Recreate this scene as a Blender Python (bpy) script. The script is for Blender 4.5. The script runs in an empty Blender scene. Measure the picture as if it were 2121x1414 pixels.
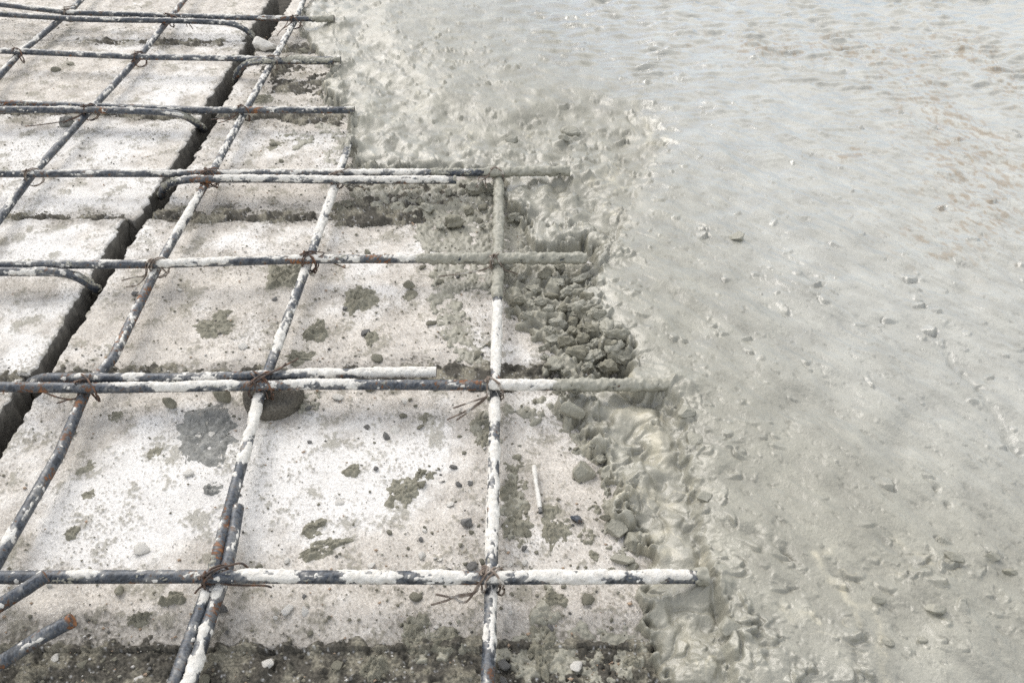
import bpy, math, time
import numpy as np
from mathutils import Matrix
sc = bpy.context.scene
col = sc.collection

# ------------------------------------------------------------------ camera
U = .25
F, PITCH, YAW, ROLL = 1687.126, .7039552, .0142666, .0102874
CAM = np.array([.03396576 * U, -1.76815992 * U, 2.62773711 * U + .033])
_f = np.array([math.sin(YAW) * math.cos(PITCH), math.cos(YAW) * math.cos(PITCH), -math.sin(PITCH)])
_r = np.array([math.cos(YAW), -math.sin(YAW), 0.])
_u = np.cross(_r, _f)
CR = _r * math.cos(ROLL) + _u * math.sin(ROLL)
CU = -_r * math.sin(ROLL) + _u * math.cos(ROLL)
def P(px, py, z=0.):
    """where the sight line through a spot of the photograph meets the level z"""
    d = ((px - 1060.5) / F) * CR + ((707 - py) / F) * CU + _f
    return CAM + d * ((z - CAM[2]) / d[2])
cam = bpy.data.cameras.new('camera')
cam.sensor_width = 36.
cam.lens = F / 2121 * 36
cam.clip_start, cam.clip_end = .02, 200
cam.dof.use_dof = True
cam.dof.focus_distance = 1.02
cam.dof.aperture_fstop = 18
co = bpy.data.objects.new('camera', cam)
col.objects.link(co)
co.matrix_world = Matrix(((CR[0], CU[0], -_f[0], CAM[0]), (CR[1], CU[1], -_f[1], CAM[1]), (CR[2], CU[2], -_f[2], CAM[2]), (0, 0, 0, 1)))
sc.camera = co

# ------------------------------------------------------------------ light
SUN_EL, SUN_AZ = math.radians(43), math.radians(-40)      # bright spot of the overcast, beyond the mesh and to its left
w = bpy.data.worlds.new('World'); sc.world = w; w.use_nodes = True
nt = w.node_tree; nt.nodes.clear()
def N(t, kind, **kw):
    n = t.nodes.new(kind)
    for k, v in kw.items(): setattr(n, k, v)
    return n
sky = N(nt, 'ShaderNodeTexSky', sky_type='NISHITA', sun_disc=False, sun_elevation=SUN_EL, sun_rotation=SUN_AZ, air_density=1., dust_density=2., ozone_density=1.)
tc = N(nt, 'ShaderNodeTexCoord')
nz = N(nt, 'ShaderNodeTexNoise'); nz.inputs['Scale'].default_value = 1.5; nz.inputs['Detail'].default_value = 5; nz.inputs['Roughness'].default_value = .55
rmp = N(nt, 'ShaderNodeMapRange'); rmp.inputs['From Min'].default_value = .43; rmp.inputs['From Max'].default_value = .57
rmp.inputs['To Min'].default_value = .12; rmp.inputs['To Max'].default_value = .97
mpg = N(nt, 'ShaderNodeMapping'); mpg.inputs['Location'].default_value = (2, 2, 8); mpg.inputs['Rotation'].default_value = (0, 0, math.radians(-17))
mx = N(nt, 'ShaderNodeMix', data_type='RGBA')
mx.inputs['B'].default_value = (9.3, 9.1, 8.55, 1)          # cloud
bg = N(nt, 'ShaderNodeBackground'); bg.inputs['Strength'].default_value = .1
out = N(nt, 'ShaderNodeOutputWorld')
L = nt.links.new
L(tc.outputs['Generated'], mpg.inputs['Vector']); L(mpg.outputs['Vector'], nz.inputs['Vector']); L(nz.outputs['Fac'], rmp.inputs['Value']); L(rmp.outputs['Result'], mx.inputs['Factor'])
L(sky.outputs['Color'], mx.inputs['A']); L(mx.outputs['Result'], bg.inputs['Color']); L(bg.outputs['Background'], out.inputs['Surface'])
sun = bpy.data.lights.new('sun', 'SUN'); sun.energy = 1.2; sun.angle = math.radians(42); sun.color = (1., .965, .91)
so = bpy.data.objects.new('sun', sun); col.objects.link(so)
so.rotation_euler = (math.radians(90) - SUN_EL, 0, math.pi - SUN_AZ)
so.location = (0, 0, 3)
sc.view_settings.view_transform = 'Standard'; sc.view_settings.look = 'None'
sc.view_settings.gamma = 1.; sc.view_settings.use_curve_mapping = False
sc.view_settings.exposure = .87
sc.cycles.max_bounces = 6; sc.cycles.diffuse_bounces = 3; sc.cycles.glossy_bounces = 3
sc.cycles.use_adaptive_sampling = False; sc.cycles.adaptive_threshold = .006
sc.cycles.use_denoising = False; sc.cycles.denoiser = 'OPENIMAGEDENOISE'; sc.cycles.denoising_input_passes = 'RGB_ALBEDO_NORMAL'; sc.cycles.denoising_prefilter = 'ACCURATE'
rng = np.random.default_rng(7)

# ------------------------------------------------------------------ relief fields on one metric raster
DX = .0012
NX, NY = 2304, 1536
X0, Y0 = -1.42, -.16
gx = (X0 + DX * np.arange(NX)).astype(np.float32); gy = (Y0 + DX * np.arange(NY)).astype(np.float32)
GX, GY = np.meshgrid(gx, gy)
KX = np.fft.rfftfreq(NX, DX)[None, :].astype(np.float32); KY = np.fft.fftfreq(NY, DX)[:, None].astype(np.float32)
def spec(seed, lo, hi, beta=1.0, ang=0., stretch=1.):
    """noise with wavelengths lo..hi metres, unit deviation; stretched along direction ang"""
    c, s = math.cos(ang), math.sin(ang)
    a = (KX * c + KY * s) * stretch; b = -KX * s + KY * c
    k = np.sqrt(a * a + b * b) + 1e-6
    amp = k ** (-beta - .5) * (1 / (1 + (k * lo) ** 6)) * (1 / (1 + (1 / (k * hi)) ** 6))
    g = np.random.default_rng(seed)
    ph = np.exp(2j * np.pi * g.random(k.shape, dtype=np.float32)).astype(np.complex64)
    n = np.fft.irfft2(amp * ph, s=(NY, NX)).astype(np.float32)
    return n / n.std()
def blur(m, s):
    g = np.exp(-2 * (math.pi * s) ** 2 * (KX ** 2 + KY ** 2)).astype(np.float32)
    return np.fft.irfft2(np.fft.rfft2(m) * g, s=(NY, NX)).astype(np.float32)
def sstep(a, b, x):
    t = np.clip((x - a) / (b - a), 0, 1)
    return t * t * (3 - 2 * t)
def poly(pts, z=0., world=False):
    q = [(p if world else tuple(P(*p, z)[:2])) for p in pts]
    m = np.zeros((NY, NX), bool)
    xs = [p[0] for p in q]; ys = [p[1] for p in q]
    i0, i1 = max(0, int((min(xs) - X0) / DX) - 1), min(NX, int((max(xs) - X0) / DX) + 2)
    j0, j1 = max(0, int((min(ys) - Y0) / DX) - 1), min(NY, int((max(ys) - Y0) / DX) + 2)
    if i1 <= i0 or j1 <= j0: return m.astype(np.float32)
    x, y = GX[j0:j1, i0:i1], GY[j0:j1, i0:i1]
    r = np.zeros(x.shape, bool)
    for (xa, ya), (xb, yb) in zip(q, q[1:] + q[:1]):
        if ya == yb: continue
        r ^= ((ya > y) != (yb > y)) & (x < (xb - xa) * (y - ya) / (yb - ya) + xa)
    m[j0:j1, i0:i1] = r
    return m.astype(np.float32)
def spots(lst, z=0.):
    """soft elliptic regions given in the photograph: (px, py, rx, ry, value)"""
    m = np.zeros((NY, NX), np.float32)
    for px, py, rx, ry, v in lst:
        c = P(px, py, z); ax = P(px + rx, py, z); ay = P(px, py - ry, z); ay2 = P(px, py + ry, z)
        sx = abs(ax[0] - c[0]); sy = abs(ay[1] - ay2[1]) / 2
        m += v * np.exp(-.5 * (((GX - c[0]) / sx) ** 2 + ((GY - c[1]) / sy) ** 2) * 1.6)
    return m
def stroke(pts, wid, z=.03, jit=0., seed=0):
    """soft line field along a path of the photograph"""
    m = np.zeros((NY, NX), np.float32)
    g = np.random.default_rng(seed)
    q = np.array([P(*p, z)[:2] for p in pts])
    d = np.concatenate([[0], np.cumsum(np.hypot(*np.diff(q, axis=0).T))])
    t = np.arange(0, d[-1], .0015)
    x = np.interp(t, d, q[:, 0]); y = np.interp(t, d, q[:, 1])
    if jit:
        nj = max(4, int(d[-1] / .012))
        x = x + np.interp(t, np.linspace(0, d[-1], nj), g.normal(0, jit, nj)); y = y + np.interp(t, np.linspace(0, d[-1], nj), g.normal(0, jit, nj))
    amp = np.interp(t, np.linspace(0, d[-1], 12), g.uniform(.35, 1, 12))
    rr = int(wid * 3 / DX) + 1
    for a, b, v in zip(x, y, amp):
        i, j = int((a - X0) / DX), int((b - Y0) / DX)
        i0, i1, j0, j1 = max(0, i - rr), min(NX, i + rr + 1), max(0, j - rr), min(NY, j + rr + 1)
        if i1 <= i0 or j1 <= j0: continue
        k = v * np.exp(-((gx[None, i0:i1] - a) ** 2 + (gy[j0:j1, None] - b) ** 2) / (2 * wid * wid))
        np.maximum(m[j0:j1, i0:i1], k, out=m[j0:j1, i0:i1])
    return m
def bumps(H, n, dens, rmin, rmax, hfac, seed, mode='stone', power=2.2):
    """scatter n reliefs over H where dens allows"""
    g = np.random.default_rng(seed)
    k = 0; tries = 0
    while k < n and tries < n * 40:
        tries += 1
        i = int(g.integers(0, NX)); j = int(g.integers(0, NY))
        if g.random() > dens[j, i]: continue
        k += 1
        r = rmin * (rmax / rmin) ** (g.random() ** power)
        asp = g.uniform(.55, 1.); an = g.uniform(0, math.pi)
        if mode == 'flake': asp = g.uniform(.28, .75); an = g.normal(-.35, .55)
        rr = int(r * 1.5 / DX) + 2
        i0, i1, j0, j1 = max(0, i - rr), min(NX, i + rr + 1), max(0, j - rr), min(NY, j + rr + 1)
        dx = gx[None, i0:i1] - gx[i]; dy = gy[j0:j1, None] - gy[j]
        u = (dx * math.cos(an) + dy * math.sin(an)) / r; v = (-dx * math.sin(an) + dy * math.cos(an)) / (r * asp)
        th = np.arctan2(v, u)
        d = np.sqrt(u * u + v * v) * (1 + .16 * np.sin(2 * th + g.uniform(0, 6)) + .12 * np.sin(3 * th + g.uniform(0, 6)) + .06 * np.sin(5 * th + g.uniform(0, 6)))
        h = hfac * r * g.uniform(.5, 1.2)
        if mode == 'stone':                     # flat-topped lump with one side buried
            tilt = 1 + .7 * (u * math.cos(g.uniform(0, 6)) + v * math.sin(g.uniform(0, 6)))
            prof = h * sstep(1.12, .62, d) * np.clip(tilt, .15, 1.7)
            H[j0:j1, i0:i1] += prof
        elif mode == 'flake':                   # a skin flake: rises gently, breaks off sharply on one side
            ph = g.normal(-1.1, .9)
            c1, s1 = math.cos(ph), math.sin(ph)
            q = (dx * c1 + dy * s1) / r
            H[j0:j1, i0:i1] += h * (sstep(1.02, .82, d) * np.clip(.30 + .70 * q, 0, 1) - .55 * np.exp(-((d - 1.15) / .14) ** 2) * np.clip(q, 0, 1))
        elif mode == 'pit':
            H[j0:j1, i0:i1] -= h * sstep(1., .3, d)
        elif mode == 'ring':                    # half broken blister
            H[j0:j1, i0:i1] += h * np.exp(-((d - .8) / .16) ** 2) * (.6 + .6 * np.sin(th + g.uniform(0, 6)))
    return H
def sample(Fd, x, y):
    u = (x - X0) / DX; v = (y - Y0) / DX                       # past the raster the relief carries on mirrored
    u = np.abs((u + NX - 1) % (2 * (NX - 1)) - (NX - 1)); v = np.abs((v + NY - 1) % (2 * (NY - 1)) - (NY - 1))
    u = np.clip(u, 0, NX - 1.001); v = np.clip(v, 0, NY - 1.001)
    i = u.astype(np.int32); j = v.astype(np.int32)
    a = (u - i).astype(np.float32); b = (v - j).astype(np.float32)
    return (Fd[j, i] * (1 - a) + Fd[j, i + 1] * a) * (1 - b) + (Fd[j + 1, i] * (1 - a) + Fd[j + 1, i + 1] * a) * b
def sample_wrap(Fd, x, y):
    """for fields of plain noise: carries on past the raster"""
    i = np.floor((x - X0) / DX).astype(np.int64) % NX; j = np.floor((y - Y0) / DX).astype(np.int64) % NY
    return Fd[j, i]

n_fine = spec(1, .003, .012, .8)
n_mid = spec(2, .008, .05, 1.)
n_big = spec(3, .05, .35, 1.2)
n_fbm = spec(4, .0028, .12, 1.1)
n_fb2 = spec(5, .0028, .10, 1.15)
n_fb3 = spec(6, .004, .25, 1.3)

# ---- the wet concrete: outline of the whole pour, of its upper level, and of the thin slurry in front of it
A = [(640, -60), (622, 60), (655, 110), (690, 140), (672, 190), (700, 215), (738, 245), (718, 290), (738, 338), (800, 352), (880, 350), (1000, 352), (1045, 366),
     (1048, 430), (1085, 440), (1092, 500), (1140, 520), (1205, 505), (1240, 525), (1238, 555), (1195, 580), (1200, 640), (1250, 690), (1300, 742), (1306, 780),
     (1255, 786), (1200, 800), (1160, 815), (1160, 850), (1215, 900), (1240, 950), (1270, 985), (1268, 1040), (1300, 1085), (1335, 1130), (1342, 1180), (1335, 1230), (1326, 1290), (1342, 1350),
     (1400, 1420), (1440, 1500), (3400, 1500), (3400, -200)]
B = [(760, -60), (740, 60), (800, 110), (860, 200), (960, 225), (1080, 245), (1230, 205), (1300, 215), (1345, 245), (1385, 285), (1320, 335), (1318, 380), (1290, 450),
     (1245, 510), (1240, 550), (1205, 590), (1206, 640), (1255, 690), (1300, 735), (1315, 790), (1395, 800), (1412, 850), (1420, 930), (1440, 980), (1450, 1080), (1468, 1140), (1485, 1195), (1512, 1230), (1500, 1300), (1535, 1420), (1560, 1500), (3400, 1500), (3400, -200)]
Cs = [[(860, 470), (880, 440), (930, 425), (1032, 432), (1036, 525), (960, 530), (880, 526), (862, 495)],
      [(905, 560), (937, 570), (950, 640), (1000, 720), (1010, 765), (975, 772), (930, 722), (905, 650), (893, 600)],
      [(1042, 545), (1190, 560), (1260, 700), (1300, 760), (1230, 792), (1150, 792), (1122, 760), (1152, 722), (1092, 690), (1058, 650)],
      [(735, 345), (860, 360), (1000, 372), (1040, 380), (1036, 440), (900, 440), (850, 452), (760, 430), (720, 400)],
      [(1040, 470), (1130, 490), (1215, 490), (1255, 530), (1245, 590), (1150, 590), (1040, 570)], [(985, 865), (1028, 845), (1034, 930), (1000, 935), (985, 905)], [(1040, 990), (1080, 985), (1090, 1040), (1075, 1120), (1045, 1125)], [(880, 545), (1030, 548), (1028, 610), (960, 600), (900, 575)],
      [(1036, 440), (1085, 445), (1090, 500), (1060, 545), (1036, 540)], [(560, 560), (625, 555), (612, 600), (570, 610)], [(590, 805), (660, 802), (668, 830), (635, 850), (600, 840)], [(1045, 850), (1140, 815), (1160, 850), (1110, 880), (1060, 870)], [(1080, 1215), (1150, 1225), (1180, 1260), (1110, 1290)],
      [(840, 1290), (960, 1300), (1000, 1345), (860, 1360)], [(1040, 1320), (1330, 1290), (1345, 1360), (1300, 1414), (1050, 1400)], [(640, 245), (735, 250), (718, 300), (736, 345), (660, 335), (690, 290)], [(560, 265), (640, 270), (650, 300), (590, 312)], [(690, 150), (660, 170), (690, 230), (715, 215)],
      [(1140, 815), (1215, 820), (1260, 960), (1222, 968), (1175, 900)],
      [(1245, 1020), (1280, 1000), (1340, 1150), (1345, 1190), (1290, 1170), (1255, 1110)]]
mA, mB = poly(A, .01), poly(B, .045)
mC = np.zeros_like(mA)
for c in Cs: mC = np.maximum(mC, poly(c, .002))
n_slow = spec(19, .012, .16, 2.2)
def front_of(m, sig, lo, hi, k, n):
    q = blur(m, sig)
    return sstep(lo, hi, q + n * k * np.clip(4 * q * (1 - q), 0, 1))
edge = .75 * n_mid + .22 * n_fine
a = front_of(mA, .012, .16, .84, .24, edge + .5 * n_slow)
a_far = blur(mA, .03)
soft = np.clip(spots([(760, 40, 160, 90, 1.2), (850, 150, 160, 90, 1.2), (1050, 225, 170, 60, 1.2), (1230, 215, 130, 45, 1.), (1330, 290, 70, 60, .9), (1300, 400, 50, 70, .7)], .04), 0, 1)
b = front_of(mB, .0075, .18, .82, .20, edge) * (1 - soft) + front_of(mB, .06, .0, 1., .10, n_slow) * soft
b_far = sstep(.3, 1., blur(mB, .035))
c_ = front_of(mC, .010, .26, .58, .34, edge)
lob = spec(11, .02, .09, 1.4)                        # slumped tongues of the lower flow
fl = spec(12, .03, .16, 1.6)
swirl = np.abs(spec(213, .018, .11, 1.8))
rough = np.clip(spots([(900, 125, 110, 35, .75), (1150, 285, 130, 40, .8), (830, 265, 80, 25, .6), (1180, 420, 100, 60, .55), (700, 110, 40, 80, .5), (1330, 880, 110, 80, .45),
                       (1440, 900, 60, 200, .5), (1560, 1290, 130, 90, .7), (2000, 1180, 140, 50, .75), (1480, 640, 80, 180, .15), (1260, 560, 60, 90, .6)], .04), 0, 1)
clump = sstep(-.7, 1.0, spec(17, .015, .10, 1.2))
wet0 = sstep(.9, 1.5, GY + .2 * GX)
rough *= .15 + .85 * clump
rough = np.maximum(rough, np.clip(spots([(1990, 1175, 170, 45, .8), (1560, 1330, 120, 80, .8), (1800, 1290, 260, 70, .45), (1480, 880, 70, 120, .45), (1640, 600, 90, 60, .1)], .05), 0, 1) * (.5 + .5 * clump))
rough = np.clip(rough + .10 * stroke([(1870, 560), (1950, 690), (2040, 810), (2118, 920)], .016, .05, .004, 3) + .08 * stroke([(1690, 560), (1780, 660), (1870, 730)], .014, .05, .004, 4), 0, 1)
front = np.clip(1 - sstep(.35, .98, blur(mB, .05)), 0, 1) * (.25 + .75 * clump) * sstep(.1, .6, blur(mB, .008))
n_soft = spec(18, .004, .09, 1.9)
damp_far = sstep(.6, 1.5, GY) * sstep(-.3, .5, GX)
H = -.007 + .0075 * c_ + a * (.0165 + .010 * sstep(.3, 1, a_far)) + b * (.012 + .0095 * b_far)
low = a * (1 - b)
H += low * ((.0034 * lob - .0030 * np.exp(-(swirl / .20) ** 2)) * (1 - .5 * soft) + .0014 * n_slow + .0004 * n_mid * (1 - soft))
pile = np.clip(blur(np.maximum(poly(Cs[2], .004), .45 * poly(Cs[3], .004)), .012), 0, 1)
H += c_ * (1 - a) * (.0012 * n_mid + .0007 * n_fine + pile * (.0095 + .0034 * n_mid.clip(-1, 1.5)))
H += b * (.0012 * fl + .0007 * n_big)
H += a * (n_soft * (.00045 + .0007 * rough + .0008 * front) + n_fbm * (.00026 + .00020 * rough) * (1 - .7 * wet0))
H += a * n_fine * (.00007 + .00012 * rough)
# lumps of aggregate just below the skin, blisters, pin holes
dens = np.clip(b * (.012 + .85 * rough + .35 * front * sstep(.1, .5, b)), 0, 1) * (1 - .7 * damp_far)
R = np.zeros_like(H)
bumps(R, 520, dens * (1 - .6 * soft), .0025, .0105, .36, 21, 'stone', 2.6)
bumps(R, 230, np.clip(low * (.30 + rough), 0, 1), .003, .012, .40, 22, 'stone', 1.8)
bumps(R, 300, pile * c_ * (1 - a), .003, .0105, .42, 28, 'stone', 1.6)
bumps(R, 500, np.clip(c_ * (1 - a) * .6, 0, 1), .0015, .005, .45, 29, 'stone', 1.8)
bumps(R, 420, np.clip(b * (.15 + .3 * front), 0, 1) * (1 - damp_far), .0025, .0085, .10, 23, 'ring', 1.6)
bumps(R, 900, np.clip(a * (.12 + .7 * rough), 0, 1) * (1 - damp_far), .0010, .0026, .55, 24, 'pit', 2.0)
bumps(R, 3500, np.clip(a * (.03 + .62 * rough + .42 * front + .06 * soft), 0, 1) * (1 - .8 * damp_far), .0026, .0130, .50, 26, 'flake', 2.4)
bumps(R, 5000, np.clip(b * .5, 0, 1) * (1 - .6 * damp_far), .0018, .0056, .42, 36, 'flake', 1.6)
bumps(R, 260, damp_far * b * .6, .004, .014, .07, 27, 'flake', 2.0)
bumps(R, 70, np.clip(spots([(2000, 1180, 130, 45, 1.), (1560, 1300, 100, 60, .9), (1900, 1240, 90, 60, .5), (1150, 290, 140, 45, .8), (880, 130, 100, 40, .6)], .05), 0, 1) * a, .004, .0115, .5, 25, 'stone', 1.4)
H += R
H += a * spots([(745, 228, 26, 12, .012), (712, 125, 26, 9, .012), (700, 41, 26, 8, .012), (1478, 1200, 34, 26, .010), (1405, 800, 34, 20, .010), (1222, 536, 26, 14, .006), (1185, 356, 40, 10, .010), (730, 290, 16, 16, .010)], .034) * (1 + .25 * n_mid.clip(-1, 1))
# drag marks of the screed: shallow tears that run away and to the left
DA = math.radians(128)
tear = spec(31, .0025, .02, 1.0, ang=DA, stretch=2.6)
drag = spec(37, .006, .06, .9, ang=math.radians(131), stretch=5.)
H += b * (1 - .8 * wet0) * drag * .00060 * (.5 + .5 * clump)
H -= b * .0013 * sstep(1.5, 2.6, tear + .8 * n_mid * .6) * (.4 + .6 * (1 - damp_far))
# scratches seen one by one
for k, (pts, wd, dep) in enumerate([
        ([(782, 70), (820, 110), (880, 165), (930, 200)], .004, -.004), ([(1585, 470), (1680, 560), (1740, 600)], .004, -.0016), ([(1950, 685), (1990, 750), (2040, 800), (2090, 880), (2118, 920)], .0045, -.0032),
        ([(1560, 1085), (1610, 1115), (1640, 1150)], .005, -.005), ([(1295, 735), (1312, 765), (1318, 800)], .003, -.005), ([(1447, 940), (1452, 1000), (1445, 1040), (1462, 1060)], .0035, -.005), ([(1455, 1090), (1462, 1140), (1478, 1180)], .0035, -.005),
        ([(1500, 1235), (1490, 1290), (1512, 1350), (1530, 1414)], .004, -.006), ([(1575, 1290), (1600, 1330), (1612, 1370)], .0035, -.004), ([(1945, 995), (1940, 1015)], .002, -.004), ([(1968, 1028), (1976, 1045)], .002, -.004),
        ([(1290, 215), (1330, 240), (1348, 262)], .004, -.0035), ([(1630, 1395), (1660, 1380), (1680, 1400)], .008, -.006), ([(1225, 700), (1265, 745), (1300, 785)], .004, .001), ([(1780, 1330), (1800, 1400), (1850, 1414)], .004, -.002)]):
    s = stroke(pts, wd, .05, .0015, 50 + k)
    H += dep * s * a * (1 + .5 * n_mid.clip(-1, 1))
# ripples of bleed water where the far part lies wet
rip = spec(32, .014, .060, .3, ang=.08, stretch=4.) * sstep(.7, 1.3, GY) + spec(33, .008, .028, .4, ang=-.12, stretch=2.4) * .32
wetm = blur(poly([(1000, -120), (1180, 120), (1420, 300), (1640, 420), (2121, 520), (2800, 640), (3400, 300), (3400, -200)], .05), .07)
wet = np.clip(wetm * (1 + .25 * n_mid.clip(-1, 1)), 0, 1)
H += wet * rip * (.0010 + .0020 * sstep(.6, 1.5, GY + .2 * GX)) * (.65 + .35 * n_big.clip(-1, 1))
# ---- colour of the wet mass: grey paste, thin bleed film, cream laitance on the flow lines, plus brown reflections painted in
sw2 = spec(14, .022, .10, 1.9, ang=.9, stretch=.55) + .25 * n_mid
lines = np.exp(-(sw2 / .085) ** 2) * sstep(-.2, .9, spec(15, .04, .15, 1.5))
creamzone = np.clip(low * 1.0 + spots([(1430, 1000, 60, 150, .5), (1760, 1210, 120, 110, .8), (1300, 270, 70, 50, .6), (1250, 360, 90, 25, .7), (1560, 1280, 60, 60, .4), (1700, 1330, 150, 60, .35)], .045), 0, 1)
cream = lines * creamzone * a
for k, (pts, wd, v) in enumerate([
        ([(1310, 205), (1335, 240), (1352, 262), (1340, 285), (1375, 290), (1380, 275)], .004, .8), ([(1100, 365), (1200, 360), (1270, 350), (1285, 335)], .0035, .9), ([(1165, 370), (1170, 420)], .003, .7), ([(1270, 355), (1290, 370), (1310, 370)], .003, .8),
        ([(1275, 820), (1330, 828), (1352, 860), (1360, 900), (1372, 925)], .008, 1.), ([(1345, 870), (1362, 895)], .011, 1.), ([(1350, 985), (1385, 1010), (1410, 1030), (1385, 1060), (1355, 1080), (1345, 1110)], .0045, .9), ([(1285, 990), (1300, 1000), (1318, 985)], .005, .9),
        ([(1345, 1115), (1372, 1120), (1368, 1150), (1378, 1165), (1365, 1180)], .003, .9), ([(1375, 1120), (1395, 1110), (1405, 1125)], .003, .8), ([(1690, 1150), (1705, 1185), (1718, 1205), (1740, 1210), (1755, 1240), (1775, 1258), (1800, 1255), (1822, 1290), (1825, 1320), (1810, 1345)], .0024, .9),
        ([(1775, 1258), (1778, 1300)], .0024, .8), ([(1690, 1147), (1725, 1143)], .002, .5), ([(1830, 1360), (1828, 1400), (1845, 1414)], .003, .8), ([(1625, 1255), (1640, 1285), (1660, 1270)], .003, .6), ([(1300, 755), (1305, 778), (1280, 785)], .004, 1.),
        ([(1405, 1250), (1432, 1262), (1428, 1300), (1415, 1345)], .0035, .7), ([(1380, 1330), (1365, 1380)], .003, .5), ([(1850, 1120), (1900, 1150), (1930, 1170)], .003, .5), ([(1210, 840), (1230, 900), (1262, 930), (1290, 975)], .003, .5)]):
    cream = np.maximum(cream, v * stroke(pts, wd, .04, .001, 90 + k))
cream = np.clip(cream * (.75 + .35 * n_mid.clip(-1, 1)), 0, 1)
filmm = blur(poly([(1080, -120), (1330, 200), (1430, 430), (1560, 640), (1750, 860), (2121, 1040), (2600, 1150), (3400, 900), (3400, -200)], .05), .09)
film = np.clip(filmm * (1 + .06 * n_fb3.clip(-2, 2)), 0, 1) * b_far
brown_refl_zone = spots([(1990, 330, 70, 110, 1.), (2080, 150, 45, 110, 1.), (1930, 490, 60, 40, .7), (1780, 90, 260, 26, .9), (1950, 230, 60, 70, .5), (2100, 330, 50, 150, 1.), (2010, 430, 60, 60, .8), (1890, 140, 90, 40, .6), (1760, 312, 60, 10, .6), (1560, 95, 60, 20, .5)], .05)
silt = sstep(.78, 1.22, spec(16, .004, .03, 1.1, ang=1.75, stretch=1.8) * .55 + .3 * n_fb2 + brown_refl_zone.clip(0, 1) * .75) * brown_refl_zone.clip(0, 1) ** .5  # brown reflections in the water film, painted into the colour
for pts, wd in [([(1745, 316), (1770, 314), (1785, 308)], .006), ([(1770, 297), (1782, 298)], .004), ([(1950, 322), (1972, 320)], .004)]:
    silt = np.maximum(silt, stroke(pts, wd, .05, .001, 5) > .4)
cC = np.empty((NY, NX, 4), np.float32)
mott = spec(46, .006, .09, .9, ang=math.radians(131), stretch=2.6)
grit_ = spec(47, .0025, .0055, 0.)
v = 1 + .025 * n_fb3.clip(-2, 2) + .05 * n_fbm.clip(-2, 2) + .055 * mott.clip(-2, 2) * (1 - .5 * wet0) + .03 * grit_.clip(-2, 2) * (1 - .5 * film) - .30 * sstep(2.0, 2.8, grit_ + .5 * n_fbm) * (1 - .4 * film)
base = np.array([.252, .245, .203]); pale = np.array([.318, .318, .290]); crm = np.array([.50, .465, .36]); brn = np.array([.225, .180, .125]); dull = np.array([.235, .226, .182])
thin = np.clip(1 - a, 0, 1)
for k in range(3):
    q = (base[k] * (1 - film) + pale[k] * film) * v
    q = q * (1 - .30 * low * .5) if k == 9 else q
    q = q * (1 - thin) + dull[k] * thin * (1 + .12 * n_mid)
    q = q * (1 - cream * .85) + crm[k] * cream * .85
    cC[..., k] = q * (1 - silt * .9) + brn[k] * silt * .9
cC[..., 3] = np.clip(.37 - .17 * film - .15 * wet - .04 * silt + .15 * thin + .04 * n_mid * (1 - wet) + .10 * soft * (1 - film), .07, .75)   # roughness

# ---- slab faces: pale bloom, sandy scoured areas, dirt along the joints
JY = [-.058, .305, .673, 1.042, 1.405, 1.77]
white = np.clip(spots([(380, 985, 300, 110, 1.1), (820, 930, 170, 90, .7), (260, 1090, 230, 90, .7), (800, 1040, 160, 80, .6), (1130, 900, 70, 60, .45), (110, 515, 150, 45, 1.1), (40, 700, 90, 80, 1.),
                       (190, 400, 170, 50, 1.1), (150, 290, 260, 40, 1.1), (360, 180, 120, 45, 1.), (60, 170, 70, 20, .2), (420, 60, 110, 22, .9), (300, 90, 200, 14, .7), (610, 300, 110, 40, .55), (750, 590, 120, 50, .6), (560, 480, 160, 30, .4),
                       (1080, 600, 60, 40, .6), (1090, 740, 70, 30, .6), (350, 640, 60, 40, .3), (820, 500, 80, 30, .5), (1200, 1180, 90, 60, .35), (700, 1230, 120, 30, .2)]), 0, 1.15)
bloom = sstep(.12, .9, white + .24 * n_fb3 + .10 * n_fbm)
dist = np.full_like(GX, 9.)
for y in JY: dist = np.minimum(dist, np.abs(GY - y + .004 * n_big))
dirt = sstep(.034, .002, dist + .008 * n_fb3 + .006 * n_fbm) * .85
dirt = np.maximum(dirt, sstep(.02, -.03, GY + .061 + .012 * n_fb2) * .95)
dirt = np.maximum(dirt, np.clip(spots([(500, 440, 200, 16, .9), (830, 400, 130, 40, 1.), (470, 430, 100, 20, .5), (580, 250, 120, 18, .7), (460, 760, 180, 18, .6), (1100, 790, 90, 20, .9), (400, 1330, 500, 22, .5), (200, 85, 250, 14, .5), (560, 130, 60, 40, .35), (600, 200, 80, 40, .3), (1040, 1000, 40, 120, .35),
                                      (820, 1230, 300, 50, .28), (1180, 1250, 120, 80, .25), (60, 1330, 100, 40, .4)]), 0, 1) * sstep(-.6, 1.2, n_fb2 + .6 * n_fbm))
dirt *= .30 + .70 * sstep(-.6, .7, n_fbm * .7 + n_fine * .55)
tan = np.clip(spots([(550, 1265, 700, 75, .72), (1200, 1060, 120, 110, .6), (420, 640, 260, 60, .5), (760, 680, 180, 70, .45), (560, 190, 110, 70, .6), (620, 400, 160, 40, .5), (100, 170, 170, 30, .7), (900, 1120, 120, 60, .5), (60, 1010, 80, 120, .4), (60, 90, 120, 20, .4), (250, 690, 90, 60, .4), (760, 900, 60, 40, .2)]) * (.55 + .45 * sstep(-.8, .8, n_fb2)), 0, 1)
tan *= .55 + .45 * sstep(-.5, .6, n_fine + .6 * n_fbm)
blots = sstep(.9, 1.7, n_fb2 + .55 * n_fine + .5 * dirt)           # smeared mortar stains
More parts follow.
